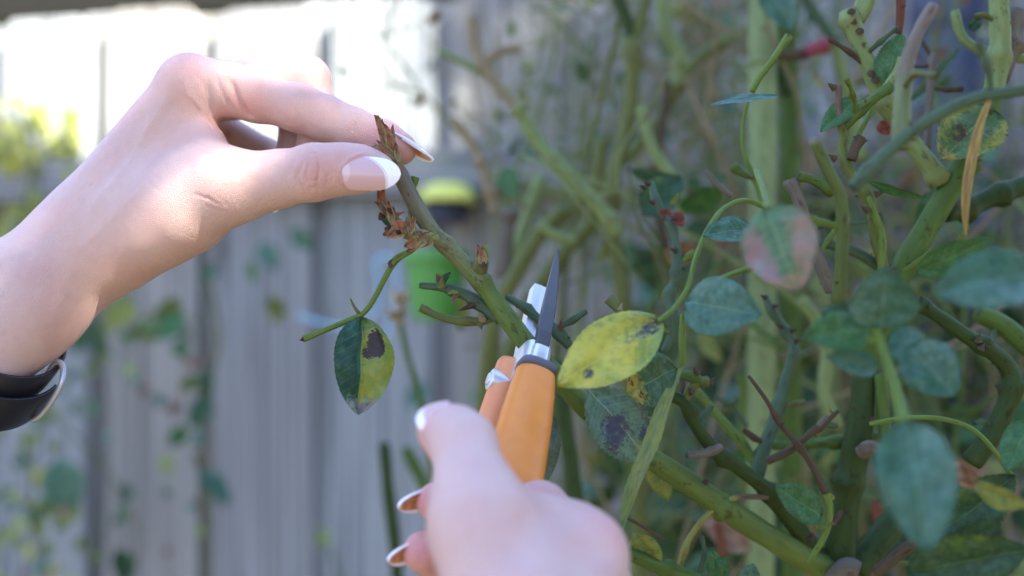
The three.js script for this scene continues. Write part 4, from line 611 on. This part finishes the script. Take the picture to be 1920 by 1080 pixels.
// ---------------------------------------------------------------- the snips: local y = along the blades, z = the way the jaws open (near handle at +z), x = across
seed = 5077;
function loft(sections, n = 28, pw = 3.2) {                                   // rounded sections [y, cx, cz, half width x, half depth z], in mm
  const pos = [], idx = [], uv = [], S = sections.length;
  for (const [y, cx, cz, hx, hz] of sections) for (let j = 0; j <= n; j++) { const a = j / n * Math.PI * 2, c = Math.cos(a), s = Math.sin(a), k = Math.pow(Math.pow(Math.abs(c), pw) + Math.pow(Math.abs(s), pw), -1 / pw); pos.push((cx + hx * c * k) / 1000, y / 1000, (cz + hz * s * k) / 1000); uv.push(j / n * 0.05, y / 1000); }
  for (let i = 0; i < S - 1; i++) for (let j = 0; j < n; j++) { const a = i * (n + 1) + j, b = a + n + 1; idx.push(a, b, a + 1, a + 1, b, b + 1); }
  for (const e of [0, S - 1]) { const [y, cx, cz] = sections[e], b = pos.length / 3; pos.push(cx / 1000, y / 1000, cz / 1000); uv.push(0, y / 1000); for (let j = 0; j < n; j++) { const a = e * (n + 1) + j; e ? idx.push(a, b, a + 1) : idx.push(a, a + 1, b); } }
  const g = geo(pos, idx, uv), nrm = g.attributes.normal; for (let i = 0; i < S; i++) { const a = i * (n + 1), b = a + n; for (let c = 0; c < 3; c++) { const m = nrm.array[a * 3 + c] + nrm.array[b * 3 + c]; nrm.array[a * 3 + c] = nrm.array[b * 3 + c] = m; } } return g;
}
{
  const snips = add(new THREE.Group(), 'pruning_snips', 'orange-handled pruning snips with dark pointed blade closing on the stem', 'snips');
  const a = V(0.20, 0.80, -0.56).normalize(), o = V(0.37, 0.4716, 0.8006); o.addScaledVector(a, -o.dot(a)).normalize(); const x = a.clone().cross(o);
  snips.position.copy(P(997, 662, 380)); snips.setRotationFromMatrix(new THREE.Matrix4().makeBasis(x, a, o));
  const scuff = dataTex(256, 256, (u, v) => { const n = tileNoise(u, v, 5, 4, 2), k = 0.93 + 0.12 * n, s = sstep(0.3, 0.42, tileNoise(u, v, 9, 3, 6)) * 0.12; return [k - 0.02 * s, k - s * 0.2, k - s * 0.2]; }, true); scuff.repeat.set(22, 22);
  const orange = new THREE.MeshPhysicalMaterial({ color: new THREE.Color(0.82, 0.285, 0.04), map: scuff, roughness: 0.5, roughnessMap: scuff }), peach = new THREE.MeshPhysicalMaterial({ color: new THREE.Color(0.85, 0.33, 0.13), map: scuff, roughness: 0.42 });
  const grey = new THREE.MeshStandardMaterial({ color: new THREE.Color(0.10, 0.11, 0.14), roughness: 0.55 }), brush = dataTex(128, 128, (u, v) => { const k = 0.75 + 0.3 * perlin.noise(u * 60, v * 3, 1) + 0.1 * perlin.noise(u * 6, v * 6, 3); return [k, k, k]; });
  const steel = new THREE.MeshStandardMaterial({ color: new THREE.Color(0.72, 0.75, 0.80), metalness: 0.85, roughness: 0.42, bumpMap: brush, bumpScale: 0.00005 }), dark = new THREE.MeshPhysicalMaterial({ color: new THREE.Color(0.075, 0.08, 0.088), metalness: 0.35, roughness: 0.42, bumpMap: brush, bumpScale: 0.00003 });
  // pointed blade: ground to an edge on the stem's side
  const bladeGeo = (pts, t0, edge) => { const pos = [], idx = []; const n = pts.length; for (const [y, zi, zo, t] of pts) { const h = (t ?? t0) / 2; for (const [xx, zz] of [[0, zi], [h, zi + (zo - zi) * edge], [h, zo - 0.4], [h - 0.4, zo], [-h + 0.4, zo], [-h, zo - 0.4], [-h, zi + (zo - zi) * edge]]) pos.push(xx / 1000, y / 1000, zz / 1000); }
    for (let i = 0; i < n - 1; i++) for (let j = 0; j < 7; j++) { const p = i * 7 + j, q = i * 7 + (j + 1) % 7; idx.push(p, p + 7, q, q, p + 7, q + 7); } for (const e of [0, n - 1]) for (let j = 1; j < 6; j++) e ? idx.push(e * 7, e * 7 + j, e * 7 + j + 1) : idx.push(0, j + 1, j); return geo(pos, idx).toNonIndexed(); };
  const flat = (g) => { g.computeVertexNormals(); return g; };
  part(snips, 'cutting_blade', flat(bladeGeo([[-8, 3.5, 11.5], [4, 4.2, 11.5], [16, 4.6, 10.4], [30, 4.6, 8.0, 4.0], [40, 4.4, 6.1, 2.6], [47.5, 4.2, 4.5, 0.5]], 5.2, 0.55)), dark, 'dark grey pointed blade');
  part(snips, 'counter_blade', flat(bladeGeo([[-8, -5, -12], [6, -5.6, -13], [22, -6.5, -13], [36, -7, -12.4]], 6.0, 0.06)), steel, 'bright blunt counter blade');
  const cyl = (r, l, y, z, cx = 0) => { const g = new THREE.LatheGeometry([[0, -l / 2], [r * 0.85, -l / 2], [r, -l / 2 + 0.5], [r, l / 2 - 0.5], [r * 0.85, l / 2], [0, l / 2]].map(([p, q]) => new THREE.Vector2(p / 1000, q / 1000)), 24); g.rotateZ(Math.PI / 2); g.translate(cx / 1000, y / 1000, z / 1000); return g; };
  part(snips, 'pivot_block', loft([[-14, 0, 0, 5.4, 9.5], [-13.4, 0, 0, 5.8, 10], [-3, 0, 1, 5.6, 9], [0, 0, 1, 5.2, 8.4], [0.5, 0, 1, 4.8, 8]], 28, 4), steel); part(snips, 'tang', loft([[-12, 0, 9.5, 3.4, 3.2], [-3, 0, 9.5, 3.2, 3], [-2.4, 0, 9.5, 2.8, 2.6]], 20, 5), steel);
  part(snips, 'pivot_screw', mergeGeometries([cyl(4.4, 24.5, -14, -5.4, 0), cyl(2.6, 26, -14, -5.4, 0)]), steel); part(snips, 'spring_screw', mergeGeometries([cyl(3.4, 10, -17, 2, 5), cyl(2.1, 12.5, -17, 2, 5)]), steel);
  part(snips, 'collar', loft([[-13, 0.3, 9.2, 7.2, 6.0], [-10.2, 0.3, 9.2, 7.0, 6.1], [-9.6, 0.3, 9.2, 6.5, 5.7]], 28, 4), grey);
  part(snips, 'near_handle', loft([[-104, -1, 17, 4, 4], [-103, -1, 17, 6, 6], [-90, -1, 17, 8.2, 7.6], [-70, -1, 15.5, 9.8, 8], [-50, -0.6, 13, 10, 8], [-32, 0, 10.8, 9.2, 7.4], [-18, 0.3, 9.6, 7.9, 6.6], [-13.6, 0.3, 9.2, 7.3, 6.2], [-12.9, 0.3, 9.2, 6.8, 5.8]], 32, 2.5), orange, 'larger orange handle facing the wrist');
  part(snips, 'handle_spine', loft([[-80, -0.8, 5.4, 5.6, 2.2], [-50, -0.2, 3.2, 6.2, 2.0], [-14, 0, 1.6, 5.8, 1.7], [-12, 0, 1.6, 5.2, 1.4]], 24, 4), grey);
  part(snips, 'far_handle', loft([[-96, -2, -15, 4, 4], [-95, -2, -15, 5.6, 5], [-70, -5, -13, 8, 6], [-40, -5, -8.5, 8, 5.6], [-20, -4.4, -6.0, 7.6, 5], [-5, -4, -5.4, 6.8, 4.4], [-3.6, -4, -5.4, 6, 3.8]], 28, 3), peach, 'slimmer orange handle on the far side');
}
{
  // ---- watch on the left wrist, mostly outside the picture
  const w = add(new THREE.Group(), 'wristwatch', 'dark rubber watch strap with silver buckle on the left wrist', 'watch');
  const C = P(-2, 630, 392), e1 = P(94, 700, 396).sub(C), R1 = e1.length(); e1.normalize(); const e2 = P(-30, 712, 366).sub(C); e2.addScaledVector(e1, -e2.dot(e1)); const R2 = Math.max(0.0245, e2.length()); e2.normalize(); const n = e1.clone().cross(e2); if (n.x > 0) n.negate();   // n points to the elbow
  const ring = (dr, off, width, th, a0, a1) => { const pos = [], idx = [], uv = [], N = 80; for (let i = 0; i <= N; i++) { const a = a0 + (a1 - a0) * i / N; for (let j = 0; j <= 12; j++) { const b = j / 12 * Math.PI * 2, c = Math.cos(b), s = Math.sin(b), k = Math.pow(Math.pow(Math.abs(c), 6) + Math.pow(Math.abs(s), 4), -0.2), u = c * k * width / 2, v = s * k * th / 2; const p = C.clone().addScaledVector(e1, Math.cos(a) * (R1 + dr + v)).addScaledVector(e2, Math.sin(a) * (R2 + dr + v)).addScaledVector(n, off + u); pos.push(p.x, p.y, p.z); uv.push(j / 12, a); } }
    for (let i = 0; i < N; i++) for (let j = 0; j < 12; j++) { const a = i * 13 + j; idx.push(a, a + 13, a + 1, a + 1, a + 13, a + 14); } return geo(pos, idx, uv); };
  const rubber = new THREE.MeshPhysicalMaterial({ color: new THREE.Color(0.016, 0.016, 0.026), roughness: 0.42 }), silver = new THREE.MeshStandardMaterial({ color: new THREE.Color(0.50, 0.53, 0.60), metalness: 0.55, roughness: 0.35 }), glass = new THREE.MeshPhysicalMaterial({ color: new THREE.Color(0.01, 0.01, 0.012), roughness: 0.05, clearcoat: 1 });
  part(w, 'inner_strap', ring(0.0005, 0.004, 0.014, 0.0022, 0, Math.PI * 2), rubber); part(w, 'outer_strap', ring(0.0045, 0.013, 0.017, 0.0024, -0.1, 2.6), rubber);
  const bp = (a, dr, off) => C.clone().addScaledVector(e1, Math.cos(a) * (R1 + dr)).addScaledVector(e2, Math.sin(a) * (R2 + dr)).addScaledVector(n, off);
  const loop = new THREE.CatmullRomCurve3([bp(-0.12, -0.0005, -0.004), bp(0.0, 0.003, -0.005), bp(0.1, 0.0062, -0.002), bp(0.12, 0.0078, 0.010), bp(0.1, 0.0066, 0.018), bp(-0.02, 0.003, 0.019), bp(-0.14, 0.000, 0.017), bp(-0.2, -0.001, 0.008)], true);
  part(w, 'buckle', new THREE.TubeGeometry(loop, 60, 0.0012, 12, true), silver);
  const face = bp(Math.PI + 0.3, 0.004, 0.008), out = face.clone().sub(C).normalize(), q = new THREE.Quaternion().setFromUnitVectors(V(0, 0, 1), out);
  const cs = part(w, 'case', new RoundedBoxGeometry(0.034, 0.04, 0.010, 4, 0.004), silver); cs.position.copy(face); cs.quaternion.copy(q); const sc = part(w, 'glass', new RoundedBoxGeometry(0.030, 0.036, 0.002, 3, 0.001), glass); sc.position.copy(face).addScaledVector(out, 0.0055); sc.quaternion.copy(q);
}
// ---------------------------------------------------------------- roses behind, stake, climbers on the fence, odds and ends
seed = 6077;
{
  const s = add(new THREE.Group(), 'garden_stake', 'tall pale green garden stake standing among the roses', 'stake');
  part(s, 'shaft', tube([[1429, -260, 620], [1429, 300], [1427, 800], [1424, 1500], [1420, 4600]], 8.4, 8.4, { step: 0.03, sides: 20 }), caneMat(0.27, 0.37, 0.17));
  for (const y of [120, 520, 900]) { const g = new THREE.TorusGeometry(0.0087, 0.0011, 8, 24); g.rotateX(Math.PI / 2); const c = P(1428, y, 620); g.translate(c.x, c.y, c.z); part(s, 'ring', g, M.pale); }
}
const behind = add(new THREE.Group(), 'rose_bush', 'tangled taller rose bush growing against the fence behind the pruned one', 'rose bush');
{
  const B = behind;
  stem(B, [[1476, -200, 660], [1478, 100], [1482, 400], [1484, 800], [1490, 1600], [1500, 4300]], 6.5, 8, 'green', { nodes: [0.05], step: 0.02 });
  stem(B, [[1398, -60, 640], [1425, 40], [1452, 110], [1478, 180]], 4, 4, 'dark');
  stem(B, [[1185, 70, 660], [1182, 200], [1152, 330], [1142, 400], [1158, 480], [1172, 590], [1180, 760], [1200, 1000], [1240, 3200]], 5, 6, 'olive', { step: 0.01, nodes: [0.01, 0.05, 0.1] });
  stem(B, [[1150, -20, 660], [1172, 30], [1186, 80]], 4, 4.4, 'dark'); stem(B, [[1218, -30, 660], [1200, 40], [1187, 80]], 3.6, 4, 'olive'); stem(B, [[968, 200, 610], [1018, 278], [1078, 342], [1136, 404], [1160, 440]], 4.2, 5, 'pale', { nodes: [0.02, 0.4, 0.9] });
  stem(B, [[884, 30, 740], [900, 110], [935, 165], [985, 215]], 4, 4, 'tan', { nodes: [0.45] }); stem(B, [[905, 120, 740], [940, 95], [978, 90]], 3, 3, 'tan'); stem(B, [[820, 95, 740], [870, 118], [905, 140]], 2.6, 3, 'pale'); stem(B, [[848, 222, 700], [875, 255], [898, 295], [915, 345], [930, 400]], 3.4, 4.2, 'tan', { nodes: [0.5, 0.8] });
  stem(B, [[1410, 55, 760], [1310, 110], [1270, 165], [1225, 240], [1160, 310], [1080, 380], [1010, 440]], 4, 5, 'olive', { nodes: [0.3, 0.5] }); stem(B, [[1238, -40, 700], [1248, 50], [1275, 110], [1270, 165]], 5, 5, 'pale', { nodes: [0.8] }); stem(B, [[1255, 150, 720], [1240, 250], [1228, 360], [1250, 470]], 3.2, 4, 'brown');
  stem(B, [[1200, 200, 600], [1225, 280], [1255, 330], [1285, 400]], 3, 4, 'pale'); stem(B, [[1130, 260, 690], [1120, 330], [1118, 400], [1060, 470], [1000, 560], [950, 680]], 5, 6, 'olive', { nodes: [0.3] }); stem(B, [[1055, 395, 640], [1010, 440], [975, 500], [935, 580], [915, 670], [905, 900], [900, 2900]], 5, 6, 'olive', { step: 0.01 });
  stem(B, [[955, 390, 680], [950, 440], [940, 520]], 5, 6, 'grey', { nodes: [0.1] }); stem(B, [[1015, 330, 760], [985, 420], [955, 500]], 5, 5, 'pale'); stem(B, [[1080, 455, 620], [1040, 440], [1010, 420]], 3.4, 3, 'pale'); stem(B, [[1560, 60, 660], [1580, 140], [1598, 200], [1610, 300]], 4, 5, 'pale'); stem(B, [[1500, -20, 640], [1540, 40], [1570, 80]], 3, 3.6, 'blue');
  stem(B, [[1048, 700, 560], [1060, 800], [1075, 900], [1090, 1100], [1100, 2700]], 4.4, 5.5, 'dark', { step: 0.01 }); stem(B, [[720, 830, 800], [728, 920], [738, 1000], [745, 1100], [760, 2400]], 5, 6, 'dark', { step: 0.01, label: 'thin green shoot low before the fence' }); stem(B, [[760, 840, 800], [790, 900], [815, 960], [850, 1100]], 5, 5, 'green');
  stem(B, [[1395, 700, 690], [1396, 800], [1400, 900], [1420, 1100]], 4, 4, 'fresh'); stem(B, [[1500, 560, 560], [1530, 600], [1550, 660], [1545, 740], [1570, 800]], 3.4, 4, 'pale'); stem(B, [[1640, 940, 560], [1650, 1000], [1640, 1100]], 3, 3, 'red'); stem(B, [[1345, 980, 560], [1355, 1040], [1365, 1110]], 2.4, 2.6, 'red');
  stem(B, [[1790, 20, 440], [1805, 70], [1840, 95], [1900, 108], [1950, 112]], 2.0, 2.2, 'pale', { nodes: [0.5] }); stem(B, [[1905, 20, 430], [1890, 80], [1870, 150]], 5, 5, 'grey', { nodes: [0.5] });
  const hip = stem(B, [[1510, 98, 600], [1530, 90], [1552, 84]], 3.4, 5, 'red', { name: 'rose_hip', color: () => [0.33, 0.08, 0.11], label: 'blurred crimson rose hip' }); stem(B, [[1455, 100, 605], [1490, 104], [1515, 98]], 3, 4, 'brown');
  for (const [x, y] of [[752, 560], [745, 592]]) { const bud = stem(B, [[x, y + 14, 700], [x, y, 700], [x - 3, y - 14, 700]], 4, 8, 'tan', { name: 'faded_bud', color: () => [0.62, 0.58, 0.44] }); for (let i = 0; i < 4; i++) leaf(bud, [x + rnd(-6, 6), y + 8, 696], [x + rnd(-18, 18), y - rnd(10, 22), 694], 7, 'dry', { rough: 1, name: 'petal', roll: rnd(-1, 1) }); }
  stem(B, [[748, 600, 700], [760, 650], [790, 760], [830, 1000]], 2, 3, 'green');
  // thinner canes with side twigs and leaflets that fill the depth between the near bush and the fence
  const mats = ['pale', 'olive', 'green', 'tan', 'pale', 'tan', 'fresh', 'olive', 'pale', 'blue'], kinds = ['green', 'teal', 'deep', 'lime', 'edge', 'green', 'teal', 'green', 'dry', 'dry', 'green', 'lime']; let count = 0;
  const grow = (from, dir, len, bend) => { const pts = [from]; const d2 = dir.clone(); let p = from; for (let k = 0; k < 4; k++) { d2.add(V(rnd(-bend, bend), rnd(-bend, bend) + 0.04, rnd(-bend, bend))).normalize(); p = p.clone().addScaledVector(d2, len / 4); pts.push(p); } return pts; };
  for (let i = 0; i < 46; i++) {
    const z = -rnd(0.62, 1.42), lo = 0.0, hi = -z * 0.54, x = lo + (hi - lo) * rnd(), topY = EYE + rnd(-0.25, 0.42) * (0.5 + -z * 0.5), mat = mats[Math.floor(rnd(10))], lean = x < 0.16 ? rnd(0.02, 0.2) : rnd(-0.16, 0.22);
    const pts = [V(x - lean, 0, z + rnd(-0.1, 0.1)), V(x - lean * 0.8, 0.6, z + rnd(-0.05, 0.05)), V(x - lean * 0.3 + rnd(-0.03, 0.03), EYE - 0.25, z), V(x + rnd(-0.03, 0.03), EYE, z + rnd(-0.03, 0.03)), V(x + lean * 0.7, topY, z + rnd(-0.05, 0.05))];
    const gs = [tube(pts, rnd(2.0, 3.4), rnd(1.0, 1.7), { step: 0.014, sides: 8, nodes: [0.72, 0.8, 0.9] })], c = new THREE.CatmullRomCurve3(pts, false, 'centripetal');
    const ends = [];
    for (let k = 0; k < 7; k++) {
      const p = c.getPointAt(rnd(0.66, 1.0)), tw = grow(p, V(rnd(p.x < 0.1 ? -0.2 : -1, 1), rnd(-0.1, 1), rnd(-0.6, 0.6)).normalize(), rnd(0.06, 0.2), 0.4); gs.push(tube(tw, rnd(0.8, 1.5), rnd(0.4, 0.8), { step: 0.012, sides: 6, nodes: [0.4, 0.7] })); ends.push(tw[4], tw[2]);
      if (rnd() < 0.7) { const t2 = grow(tw[2], V(rnd(-1, 1), rnd(-0.4, 1), rnd(-0.6, 0.6)).normalize(), rnd(0.04, 0.1), 0.4); gs.push(tube(t2, 0.9, 0.5, { step: 0.012, sides: 5 })); ends.push(t2[4]); }
    }
    const cane = part(B, 'cane', mergeGeometries(gs), M[mat]);
    for (const e of ends) { if (rnd() < 0.45 || count >= 292) continue; const dir = V(rnd(-1, 1), rnd(-1, 0.5), rnd(-0.5, 0.6)).normalize(), l = rnd(0.018, 0.036); count++; leaf(B, e, e.clone().addScaledVector(dir, l), l * 1000 * rnd(0.5, 0.7), kinds[Math.floor(rnd(12))], { rough: 1, roll: rnd(-1.2, 1.2) }); }
  }
}
{
  const B = add(new THREE.Group(), 'rose_bush', 'thin twiggy rose bush with small leaves high against the fence', 'rose bush'), mats = ['pale', 'tan', 'olive', 'tan', 'fresh', 'pale', 'fresh', 'tan', 'grey', 'pale'], kinds = ['green', 'teal', 'lime', 'wan', 'edge', 'teal', 'dry', 'lime', 'green'];
  const grow = (from, dir, len, bend) => { const pts = [from]; const d2 = dir.clone(); let p = from; for (let k = 0; k < 4; k++) { d2.add(V(rnd(-bend, bend), rnd(-bend, bend) + 0.04, rnd(-bend, bend))).normalize(); p = p.clone().addScaledVector(d2, len / 4); pts.push(p); } return pts; };
  let count = 0;
  for (const [x, d] of [[930, 1150], [1090, 900], [1250, 1200], [1340, 950], [1590, 900], [1720, 1000]]) { const a = P(x, 420, d); part(B, 'cane', tube([V(a.x, 0, a.z), V(a.x + 0.02, 0.8, a.z), a, P(x + rnd(-40, 40), 60, d)], 4, 2, { step: 0.02, sides: 8, nodes: [0.7, 0.85] }), M.olive); }
  for (let i = 0; i < 110; i++) {
    const wide = i > 78, d = wide ? rnd(560, 1300) : rnd(780, 1320), from = wide ? P(rnd(1450, 1900), rnd(40, 700), d) : P(rnd(930, 1420), rnd(60, 560), d), gs = [], tw = grow(from, V(rnd(wide ? -0.8 : -0.35, 0.8), rnd(0.1, 1), rnd(-0.4, 0.4)).normalize(), rnd(0.10, 0.26), 0.3), ends = [tw[4], tw[2]]; gs.push(tube(tw, rnd(0.9, 1.7), rnd(0.4, 0.8), { step: 0.01, sides: 7, nodes: [0.3, 0.6, 0.8] }));
    for (let k = 0; k < 7; k++) { const t2 = grow(tw[1 + k % 4], V(rnd(-1, 1), rnd(-0.3, 1), rnd(-0.6, 0.6)).normalize(), rnd(0.03, 0.11), 0.4); gs.push(tube(t2, 0.9, 0.5, { step: 0.01, sides: 5, nodes: [0.5] })); ends.push(t2[4]); }
    part(B, 'spray', mergeGeometries(gs), M[mats[Math.floor(rnd(10))]]);
    for (const e of ends) { if (rnd() < 0.66 || count > 290) continue; count++; const dir = V(rnd(-1, 1), rnd(-1, 0.4), rnd(-0.5, 0.6)).normalize(), l = rnd(0.010, 0.022); leaf(B, e, e.clone().addScaledVector(dir, l), l * 1000 * rnd(0.5, 0.7), kinds[Math.floor(rnd(9))], { rough: 1, roll: rnd(-1.2, 1.2) }); }
  }
}
// dense low foliage under the canes, close to the fence
for (const [label, x0, x1, y0] of [['dark leafy shrub in the shade low behind the pale green stake', 1150, 1560, 420], ['dark leafy shrub in the shade behind the thick right-hand canes', 1480, 1980, 330]]) {
  const B = add(new THREE.Group(), 'leafy_shrub', label, 'shrub'), kinds = ['deep', 'deep', 'green', 'deep', 'deep', 'teal', 'deep', 'ripe', 'deep'];
  for (let i = 0; i < 8; i++) { const d = rnd(950, 1350), x = rnd(x0 + 30, x1 - 30), a = P(x, rnd(y0 + 20, 620), d), base = V(a.x + rnd(-0.06, 0.06), 0, a.z + rnd(-0.05, 0.05)); part(B, 'stem', tube([base, base.clone().lerp(a, 0.5).add(V(rnd(-0.04, 0.04), 0, 0)), a], 5, 2, { step: 0.03, sides: 7 }), M[['dark', 'brown', 'green'][i % 3]]); }
  for (let i = 0; i < 270; i++) { const d = rnd(880, 1430), x = rnd(x0, x1), y = y0 + (1120 - y0) * Math.pow(rnd(), 0.75), a = rnd(6.3), l = rnd(70, 130) * 800 / d; leaf(B, [x, y, d], [x + l * Math.cos(a), y + l * Math.sin(a), d + rnd(-25, 25)], l * d / 1883 * rnd(0.5, 0.75), kinds[Math.floor(rnd(9))], { rough: 1, roll: rnd(-1, 1) }); }
}
{
  // climber on the left part of the fence
  const B = add(new THREE.Group(), 'climbing_plant', 'straggly yellow-green climber trailing over the left part of the fence', 'climber');
  const onFence = (px, py, off) => { const dir = P(px, py, 1000).sub(V(0, EYE, 0)), t = (F0.clone().sub(V(0, EYE, 0)).dot(FN) + off) / dir.dot(FN); return dir.length() * t * 1000 / Math.hypot((px - 960) / F, (540 - py) / F, 1); };
  for (const [pts, r] of [[[[20, 180], [60, 300], [40, 450], [90, 700], [60, 900], [80, 1150]], 3], [[[150, 330], [120, 420], [170, 620], [200, 800], [180, 1150]], 3], [[[390, 520], [410, 640], [380, 760], [385, 900], [395, 1150]], 3.4], [[[240, 620], [300, 580], [360, 600], [400, 640]], 2], [[[520, 470], [505, 540], [515, 620]], 1.6], [[[0, 640], [80, 760], [200, 880], [260, 1000]], 2.4], [[[610, 1000], [625, 1050], [650, 1110]], 2], [[[330, 300], [240, 420], [180, 520]], 2], [[[480, 330], [560, 300], [640, 250]], 1.2]])
    stem(B, pts.map(([x, y]) => [x, y, onFence(x, y, 0.12)]), r, r * 0.7, ['olive', 'grey', 'green'][Math.floor(rnd(3))], { step: 0.012, sides: 8 });
  const put = (x, y, s, kind, off) => { const d = onFence(x, y, off), a = rnd(0.6, 2.6); leaf(B, [x, y, d], [x + s * Math.cos(a), y + s * Math.sin(a), d - rnd(0, 20)], s * 0.72 * d / 1883, kind, { rough: 1, roll: rnd(-0.9, 0.9) }); };
  for (let i = 0; i < 120; i++) put(rnd(-60, 110) + rnd(0, 60), rnd(170, 480), rnd(22, 52), ['wan', 'yellow', 'wan', 'lime', 'wan'][Math.floor(rnd(5))], rnd(0.02, 0.07));
  for (let i = 0; i < 85; i++) put(Math.pow(rnd(), 1.5) * 470 - 50, rnd(480, 1090), rnd(18, 44), ['teal', 'dusty', 'green', 'teal', 'lime', 'dry', 'dusty', 'edge'][Math.floor(rnd(8))], rnd(0.05, 0.35));
  for (let i = 0; i < 75; i++) put(rnd(-60, 60) + rnd(0, 90), rnd(440, 1090), rnd(18, 40), ['lime', 'wan', 'dusty', 'lime', 'teal', 'yellow'][Math.floor(rnd(6))], rnd(0.04, 0.3));
  for (const [x, y, s, k] of [[490, 455, 60, 'teal'], [545, 430, 60, 'teal'], [470, 490, 40, 'green'], [510, 555, 55, 'lime'], [335, 560, 75, 'lime'], [345, 590, 75, 'green'], [250, 560, 80, 'lime'], [160, 600, 75, 'deep'], [390, 740, 70, 'teal'], [375, 880, 90, 'teal'], [350, 800, 50, 'green'], [110, 860, 110, 'teal'], [605, 990, 40, 'lime'], [265, 600, 40, 'edge'], [120, 930, 70, 'deep'], [145, 940, 60, 'lime'], [220, 1030, 70, 'deep'], [385, 690, 60, 'deep'], [800, 720, 60, 'teal'], [500, 560, 50, 'edge']]) put(x, y, s, k, rnd(0.1, 0.3));
}
{
  const at = (px, py, d) => P(px, py, d);
  const gm = new THREE.MeshPhysicalMaterial({ color: new THREE.Color(0.07, 0.27, 0.045), roughness: 0.4 });
  const pot = add(new THREE.Group(), 'plant_pot', 'bright green plastic pot showing behind the cut stem', 'pot'); pot.position.copy(at(818, 600, 1180));
  const prof = (pts) => new THREE.LatheGeometry(pts.map(([r, y]) => new THREE.Vector2(r, y)), 40);
  part(pot, 'wall', prof([[0, 0], [0.026, 0], [0.028, 0.003], [0.036, 0.072], [0.033, 0.072], [0.026, 0.006], [0, 0.006]]), gm); part(pot, 'rim', prof([[0.0362, 0.068], [0.039, 0.068], [0.0395, 0.082], [0.034, 0.083], [0.0335, 0.073]]), gm);
  const tub = add(new THREE.Group(), 'lidded_tub', 'dark tub with a domed yellow lid on the fence rail', 'tub'); const tp = at(838, 418, 1545); tub.position.copy(tp);
  const dm = new THREE.MeshStandardMaterial({ color: new THREE.Color(0.02, 0.025, 0.045), roughness: 0.5 }), ym = new THREE.MeshPhysicalMaterial({ color: new THREE.Color(0.62, 0.66, 0.12), roughness: 0.4 });
  part(tub, 'body', prof([[0, 0], [0.026, 0], [0.030, 0.004], [0.033, 0.032], [0, 0.032]]), dm); part(tub, 'lid', prof([[0.030, 0.032], [0.046, 0.031], [0.047, 0.036], [0.043, 0.045], [0.034, 0.055], [0.018, 0.061], [0, 0.063]]), ym);
  const pipe = add(new THREE.Group(), 'drain_pipe', 'dark blue upright pipe beyond the roses by the fence', 'pipe'); pipe.position.copy(at(1790, 540, 1330)).setY(0);
  const bm = new THREE.MeshPhysicalMaterial({ color: new THREE.Color(0.03, 0.05, 0.11), roughness: 0.45 }); part(pipe, 'tube', new THREE.CylinderGeometry(0.05, 0.05, 1.75, 28).translate(0, 0.875, 0), bm); for (const y of [0.35, 1.1, 1.74]) part(pipe, 'socket', prof([[0.0502, -0.03], [0.056, -0.03], [0.057, 0], [0.056, 0.03], [0.0502, 0.03]]).translate(0, y, 0), bm);
  const tw = add(new THREE.Mesh(tube([[560, 590, 1250], [600, 605, 1250], [660, 612, 1250], [700, 590, 1250], [712, 530, 1250], [705, 490, 1250], [730, 480, 1250], [745, 520, 1250], [730, 600, 1250], [720, 640, 1250]], 2.0, 2.0, { step: 0.006, sides: 8 }), new THREE.MeshStandardMaterial({ color: new THREE.Color(0.28, 0.58, 0.80), roughness: 0.7 })), 'garden_twine', 'loop of pale blue twine hanging before the fence', 'twine'); tw.castShadow = true;
}
renderer.render(scene, camera);
